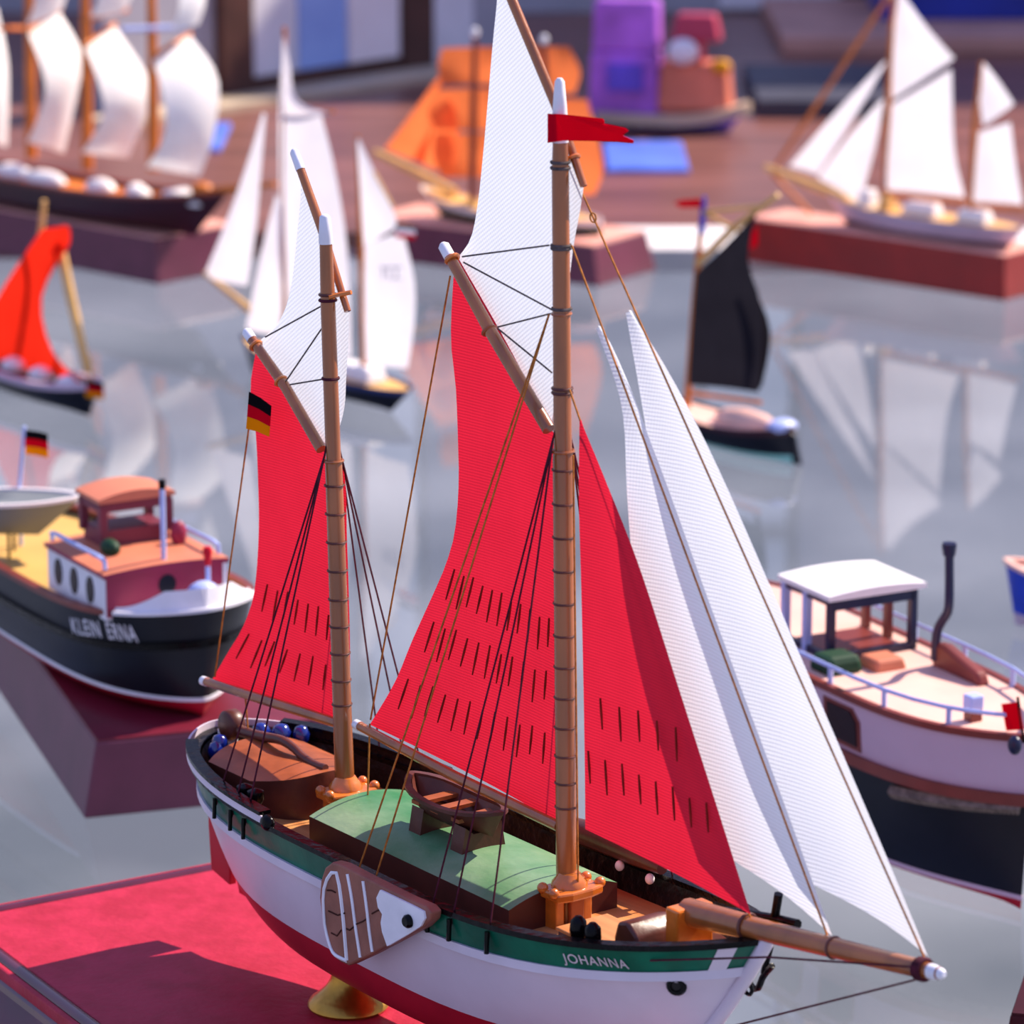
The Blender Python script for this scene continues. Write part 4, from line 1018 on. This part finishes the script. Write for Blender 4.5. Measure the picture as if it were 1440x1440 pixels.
# ------------------------------------------------------------------ orange-sailed brig at the back
FC = Frame(on_z(700, 395, 0)[:2], 146).shift(0, -0.45)
brg = thing('model_brig', FC, 'model brig with bright orange square sails and yellow bowsprit', 'model boat')
HC = Hull(lambda t: -0.38, lambda t: 0.70 + 0.13 * t, 0.16, lambda u: 0.315 + 0.07 * cb((u - 0.5) * 2), lambda u: 0.222, bow=(3.5, 0.8), stern=(4, 0.6), e_mid=0.2, e_end=0.6)
HC.band(lambda u: 0.0, lambda u: 0.6, m=4).build('hull', 'hull_moss', brg)
HC.band(lambda u: 0.6, one, m=2).build('bulwark', 'panel_pale', brg)
HC.deck(lambda u: HC.zr(u) - 0.012).build('deck', 'yellow_wood', brg)
MB().box(0.05, 0.3, -0.06, 0.06, 0.30, 0.36, 0.02, 0.01).build('deck_house', 'hatch_white', brg, smooth=False, bevel=0.01)
px_spar('bowsprit', FC, [(640, 272), (590, 245), (527, 214)], [0.03, 0.026, 0.02], 'yellow_wood', brg)
px_spar('fore_mast', FC, [(664, 300), (666, 150), (668, 48)], [0.022, 0.02, 0.014], 'trim_brown', brg)
px_spar('main_mast', FC, [(772, 300), (768, 160), (765, 58)], [0.022, 0.02, 0.014], 'trim_brown', brg)
for (x, y) in ((668, 46), (765, 56)):
    MB().blob(FC.cp(x, y), 0.022, 0.022, 0.03).build('truck', 'hatch_white', brg)
CN, CF = 0.12, -0.12
for a, b in (([(622, 120), (616, 95), (621, 68)], [(700, 118), (712, 92), (700, 66)]), ([(612, 182), (602, 155), (614, 126)], [(706, 184), (716, 152), (704, 124)]),
             ([(622, 250), (610, 220), (612, 188)], [(704, 250), (718, 215), (708, 188)]), ([(735, 130), (728, 98), (738, 66)], [(808, 132), (816, 100), (800, 66)]),
             ([(738, 272), (728, 200), (736, 138)], [(836, 274), (848, 230), (826, 140)])):
    px_sail('square_sail', FC, a, b, 'sail_orange', brg, CN, CF, belly=0.05, bdir=(1, 0, 0))
px_sail('jib', FC, [(600, 230), (612, 180), (620, 110)], [(541, 209), (575, 165), (618, 106)], 'sail_orange', brg, 0.0, belly=0.03)
px_sail('staysail', FC, [(640, 248), (645, 190), (640, 130)], [(582, 224), (604, 185), (632, 130)], 'sail_orange', brg, 0.01, belly=0.03)
stand('display_stand', FC, -0.55, 1.1, -0.31, 0.29, 0.215, 'stand_purple', 'stand_sunlit_pink', 'purple stand, sunlight painted pink on its top, under the orange-sailed brig', 0.05, 0.03)

# ------------------------------------------------------------------ gaff schooner at the upper right
FD = Frame(on_z(1408, 423, 0)[:2], 139).shift(0, -0.2)
sch = thing('model_schooner', FD, 'white-sailed model schooner with pale lilac hull and long orange bowsprit', 'model boat')
HS = Hull(lambda t: 0.10 - 0.10 * t, lambda t: 1.18 + 0.15 * t, 0.15, lambda u: 0.37 + 0.05 * cb((u - 0.5) * 2), lambda u: 0.246, bow=(2.8, 0.85), stern=(4, 0.55), e_mid=0.25, e_end=0.6)
HS.band(lambda u: 0.0, lambda u: 0.2, m=3).build('hull_bottom', 'hull_maroon', sch)
HS.band(lambda u: 0.2, one, m=4).build('topsides', 'hull_lilac', sch)
HS.deck(lambda u: HS.zr(u) - 0.012).build('deck', 'yellow_wood', sch)
for (x0, x1, z1, m) in ((0.98, 1.08, 0.46, 'hatch_white'), (0.86, 0.94, 0.45, 'yellow_wood'), (0.55, 0.78, 0.43, 'panel_pale'), (0.22, 0.42, 0.43, 'hatch_white')):
    MB().box(x0, x1, -0.05, 0.05, 0.36, z1, 0.02, 0.01).build('deck_house', m, sch, smooth=False, bevel=0.01)
px_spar('main_mast', FD, [(1246, 285), (1250, 120), (1258, -20)], [0.022, 0.019, 0.012], 'orange_wood', sch)
px_spar('mizzen_mast', FD, [(1366, 300), (1370, 180), (1380, 88)], [0.02, 0.017, 0.010], 'orange_wood', sch)
px_spar('bowsprit', FD, [(1190, 280), (1130, 256), (1076, 235)], [0.026, 0.022, 0.018], 'yellow_wood', sch)
px_spar('bobstay', FD, [(1086, 244), (1140, 300)], 0.012, 'orange_wood', sch)
px_spar('forestay', FD, [(1092, 232), (1250, -6)], 0.013, 'orange_wood', sch)
px_spar('boom', FD, [(1245, 274), (1362, 284)], 0.012, 'orange_wood', sch)
px_spar('boom', FD, [(1366, 288), (1440, 294)], 0.012, 'orange_wood', sch)
px_sail('main_topsail', FD, [(1254, 140), (1256, 60), (1263, -8)], [(1342, 82), (1305, 40), (1268, -10)], 'sail_pale', sch, 0.0, belly=-0.02)
px_sail('main_sail', FD, [(1244, 267), (1250, 200), (1254, 147)], [(1357, 278), (1342, 210), (1338, 97)], 'sail_pale', sch, 0.02, belly=-0.03)
px_sail('mizzen_topsail', FD, [(1383, 177), (1376, 130), (1376, 98)], [(1426, 146), (1405, 115), (1384, 88)], 'sail_pale', sch, 0.0, belly=-0.02)
px_sail('mizzen_sail', FD, [(1368, 284), (1372, 230), (1376, 186)], [(1438, 288), (1428, 230), (1421, 172)], 'sail_pale', sch, 0.02, belly=-0.03)
px_sail('jib', FD, [(1150, 246), (1205, 160), (1246, 88)], [(1110, 234), (1170, 164), (1244, 86)], 'sail_pale', sch, 0.0, belly=-0.02)
px_sail('staysail', FD, [(1208, 288), (1230, 210), (1244, 140)], [(1150, 250), (1195, 190), (1240, 140)], 'sail_pale', sch, 0.02, belly=-0.03)
stand('display_stand', FD, -0.02, 1.75, -0.20, 0.20, 0.24, 'stand_red', 'stand_sunlit_pink', 'long red stand, sunlight painted pale on its top, under the white schooner', 0.015, 0.01)

# ------------------------------------------------------------------ black-sailed cutter
FE = Frame(on_z(1117, 655, 0)[:2], 132)
cut = thing('model_cutter', FE, 'small model boat with black sail, black hull and red pennant', 'model boat')
HE = Hull(lambda t: 0.0 + 0.02 * t, lambda t: 0.80 + 0.08 * t, 0.14, lambda u: 0.135 + 0.04 * (2 * u - 1) ** 2, lambda u: 0.003, bow=(3, 0.8), stern=(4, 0.6), e_mid=0.3, e_end=0.6)
HE.band(lambda u: 0.0, lambda u: 0.26, m=3).build('hull_bottom', 'hull_mint', cut)
HE.band(lambda u: 0.26, lambda u: 0.8, m=4).build('hull', 'navy_black', cut)
HE.band(lambda u: 0.8, one, m=2).build('bulwark', 'hull_maroon', cut)
HE.deck(lambda u: HE.zr(u) - 0.01).build('deck', 'deck_pink', cut)
MB().prism([(-0.04, -0.008, 0.01), (0.05, -0.008, 0.02), (0.05, -0.008, 0.17), (0.0, -0.008, 0.14)], (0, 0.016, 0)).build('rudder', 'navy_black', cut, smooth=False)
MB().lathe((0.30, 0.0, 0.13), [(1, 0), (1, 0.03), (0.7, 0.06), (0.2, 0.075)], 14, 0.19, 0.07).build('cabin', 'deck_pink', cut)
MB().blob((0.08, 0.0, 0.165), 0.06, 0.08, 0.035).build('stern_cover', 'pale_blue', cut)
px_spar('mast', FE, [(966, 572), (977, 420), (988, 290)], [0.018, 0.016, 0.012], 'orange_wood', cut)
px_spar('mast_tip', FE, [(987, 328), (989, 296), (991, 276)], [0.015, 0.014, 0.008], 'bright_blue', cut)
px_spar('sprit', FE, [(980, 372), (1030, 322), (1094, 274)], [0.016, 0.018, 0.012], 'yellow_wood', cut)
px_spar('stay', FE, [(989, 298), (1040, 326)], 0.010, 'yellow_wood', cut)
px_spar('stay', FE, [(989, 298), (1074, 290)], 0.010, 'yellow_wood', cut)
px_spar('boom', FE, [(966, 552), (1070, 566)], 0.010, 'orange_wood', cut)
px_sail('main_sail', FE, [(968, 541), (973, 460), (979, 384)], [(1067, 552), (1071, 493), (1069, 423), (1052, 365), (1064, 298)], 'sail_black', cut, 0.03, belly=-0.03)
px_sail('fore_sail', FE, [(1064, 548), (1066, 480), (1050, 400)], [(1070, 540), (1083, 464), (1056, 396)], 'sail_black', cut, -0.06, belly=-0.03)
MB().prism([FE.cp(x, y, 0.02) for x, y in ((948, 285), (958, 281), (986, 279), (986, 292), (958, 292))], (0, 0.003, 0)).build('pennant', 'flag_cloth_red', cut, smooth=False)
MB().prism([FE.cp(x, y, 0.04) for x, y in ((1055, 352), (1058, 326), (1066, 318), (1066, 345))], (0, 0.003, 0)).build('ensign', 'flag_cloth_red', cut, smooth=False)

# ------------------------------------------------------------------ red-sailed boat at the left edge
FL = Frame(on_z(130, 588, 0)[:2], 128)
lug = thing('model_lugger', FL, 'small dark hulled model boat with a flame red sail and tan spar', 'model boat')
HL = Hull(lambda t: 0.02 - 0.04 * t, lambda t: 1.05 + 0.06 * t, 0.15, lambda u: 0.13 + 0.04 * (2 * u - 1) ** 2, lambda u: 0.003, bow=(3, 0.8), stern=(4, 0.6), e_mid=0.3, e_end=0.6)
HL.band(lambda u: 0.0, lambda u: 0.85, m=4).build('hull', 'navy_black', lug)
HL.edge(lambda u: 0.92, 0.006, 0.02, -0.014, 0.014).build('gunwale', 'hull_lilac', lug)
HL.deck(lambda u: HL.zr(u) - 0.015).build('deck', 'hull_moss', lug)
for x in (0.2, 0.45, 0.7):
    MB().lathe((x, 0, 0.12), [(1, 0), (0.9, 0.03), (0.3, 0.05)], 12, 0.07, 0.06).build('deck_gear', 'hatch_white', lug)
px_spar('mast', FL, [(36, 512), (52, 380), (62, 282)], [0.022, 0.02, 0.012], 'yellow_wood', lug, -0.09)
px_spar('spar', FL, [(124, 525), (100, 420), (84, 345)], [0.02, 0.024, 0.024], 'yellow_wood', lug, -0.05)
px_sail('sail', FL, [(-40, 505), (-10, 430), (30, 365), (60, 322)], [(118, 540), (76, 498), (58, 435), (68, 392), (96, 346), (92, 318)], 'sail_scarlet', lug, 0.0, belly=-0.05)
px_sail('sail_fold', FL, [(70, 358), (84, 330), (88, 316)], [(92, 356), (98, 340), (98, 322)], 'sail_scarlet', lug, 0.05, belly=-0.03)
le = bpy.data.objects.new('ensign', None); COL.objects.link(le); le.parent = lug
for k, m in enumerate(('flag_cloth_gold', 'flag_cloth_red', 'flag_cloth_black')):
    MB().prism([FL.cp(x, y, 0.03) for x, y in ((121, 558 - 8 * k), (146, 562 - 8 * k), (146, 554 - 8 * k), (121, 550 - 8 * k))], (0, 0.003, 0)).build('stripe', m, le, smooth=False)
MB().tube([(-0.01, 0.0, 0.13), (-0.02, 0.02, 0.30)], 0.006, 6).build('ensign_staff', 'yellow_wood', lug)

# ------------------------------------------------------------------ blue boat cut off by the right edge
FI = Frame(on_z(1428, 880, 0)[:2], 155)
dor = thing('model_rowing_boat', FI, 'blue model boat with pale deck cut off by the right edge', 'model boat')
HI = Hull(lambda t: -0.95, lambda t: 0.0 + 0.05 * t, 0.15, lambda u: 0.21 + 0.04 * (2 * u - 1) ** 2, lambda u: 0.003, bow=(3, 0.8), stern=(4, 0.6), e_mid=0.3, e_end=0.6)
HI.band(lambda u: 0.0, lambda u: 0.2, m=3).build('hull_bottom', 'hull_lilac', dor)
HI.band(lambda u: 0.2, one, m=4).build('hull', 'bright_blue', dor)
HI.edge(one, 0.006, 0.02, -0.004, 0.012).build('gunwale', 'deck_pink', dor)
HI.deck(lambda u: HI.zr(u) - 0.01).build('deck', 'deck_pink', dor)
MB().blob((-0.10, 0.03, 0.25), 0.03, 0.03, 0.05).build('bollard', 'trim_brown', dor)
MB().box(-0.5, -0.22, -0.06, 0.06, 0.2, 0.34, 0.02, 0.01).build('wheelhouse', 'orange_wood', dor, smooth=False, bevel=0.01)

# ------------------------------------------------------------------ corner of one more stand at the lower right
FJ = Frame(on_z(1403, 1432, 0.22)[:2], -14)
stand('display_stand', FJ, 0.0, 0.9, 0.0, 0.8, 0.22, 'stand_dark', 'stand_dark', 'dark maroon stand corner at the lower right', 0.03, 0.03)

# ================================================================== things on the counter behind
mat('purple', (176, 100, 210), 0.5, 0.4, var=0.25, scale=3)
mat('violet_blue', (104, 84, 214), 0.5, 0.4, var=0.25, scale=3)
mat('coral_red', (222, 124, 96), 0.5, 0.4, var=0.2, scale=3)
mat('crimson', (176, 56, 84), 0.5, 0.4, var=0.2, scale=3)
mat('slate', (62, 62, 76), 0.5, 0.4, var=0.2, scale=2)
mat('patch_blue', (92, 124, 224), 0.4, 0.4, var=0.2, scale=2)
mat('deep_blue', (20, 44, 150), 0.4, 0.4, var=0.2, scale=2)
FT = Frame(on_z(940, 182, -0.04)[:2], -12)
toy = thing('toy_ship', FT, 'purple and coral toy ship with cream rim standing on the brown counter', 'toy ship')
HT = Hull(lambda t: -0.52, lambda t: 0.42 + 0.12 * t, 0.22, lambda u: 0.04 + 0.08 * cb((u - 0.5) * 2), lambda u: -0.035, bow=(2.6, 0.8), stern=(4, 0.6), e_mid=0.3, e_end=0.6)
HT.band(lambda u: 0.0, one, m=4).build('hull', 'violet_blue', toy)
HT.edge(one, 0.03, 0.03, -0.02, 0.05).build('rim', 'ledge_cream', toy)
HT.deck(lambda u: HT.zr(u) - 0.01).build('deck', 'slate', toy)
MB().box(-0.54, -0.05, -0.14, 0.14, 0.03, 0.50, 0.01, 0.02).build('deck_house', 'purple', toy, smooth=False, bevel=0.03)
MB().box(-0.40, -0.16, -0.17, -0.10, 0.24, 0.42).build('house_window', 'violet_blue', toy, smooth=False)
MB().box(-0.52, -0.06, -0.12, 0.12, 0.50, 0.85, 0.01, 0.02).build('bridge', 'purple', toy, smooth=False, bevel=0.03)
MB().box(-0.07, 0.44, -0.13, 0.13, 0.10, 0.44, 0.03, 0.02).build('cargo', 'coral_red', toy, smooth=False, bevel=0.03)
MB().blob((0.12, -0.15, 0.52), 0.11, 0.06, 0.09).build('lamp', 'panel_grey', toy)
MB().box(0.02, 0.36, -0.1, 0.1, 0.58, 0.76, 0.04, 0.02).build('funnel', 'crimson', toy, smooth=False, bevel=0.02)
MB().tube([(0.19, 0, 0.42), (0.19, 0, 0.60)], 0.06, 10).build('funnel_stem', 'crimson', toy)
MB().blob((0.38, -0.12, 0.42), 0.07, 0.05, 0.05).build('lantern', 'flag_gold', toy)
def slab(name, px0, py0, px1, py1, h, m, label, cat):
    a, b = on_z(px0, py1, -0.04), on_z(px1, py0, -0.04)
    fr = Frame(((a.x + b.x) / 2, (a.y + b.y) / 2), 0)
    w, d = abs(b.x - a.x) / 2, abs(b.y - a.y) / 2
    o = MB().box(-w, w, -d, d, -0.04, h, 0.01, 0.01).build(name, m, smooth=False, bevel=0.01)
    o.location = (fr.O.x, fr.O.y, 0)
    return tag(o, label, cat)
slab('blue_patch', 852, 204, 960, 244, -0.01, 'patch_blue', 'bright blue reflection on the counter in front of the toy ship, made as a flat slab', 'card')  # blue reflection on the counter, imitated by a coloured slab
slab('blue_patch', 236, 178, 326, 214, -0.01, 'patch_blue', 'blue card lying on the counter between the barque and the ketch', 'card')
slab('dark_slab', 1064, 112, 1236, 166, 0.08, 'slate', 'low dark slab on the counter left of the schooner', 'box')  # low slab in one dark grey tone
bx_ = MB().box(2.95, 5.6, 31.4, 32.6, 0.10, 0.75, 0.02, 0.02).build('gift_box', 'deep_blue', smooth=False, bevel=0.02)
tag(bx_, 'deep blue box on the pink ledge at the upper right', 'box')
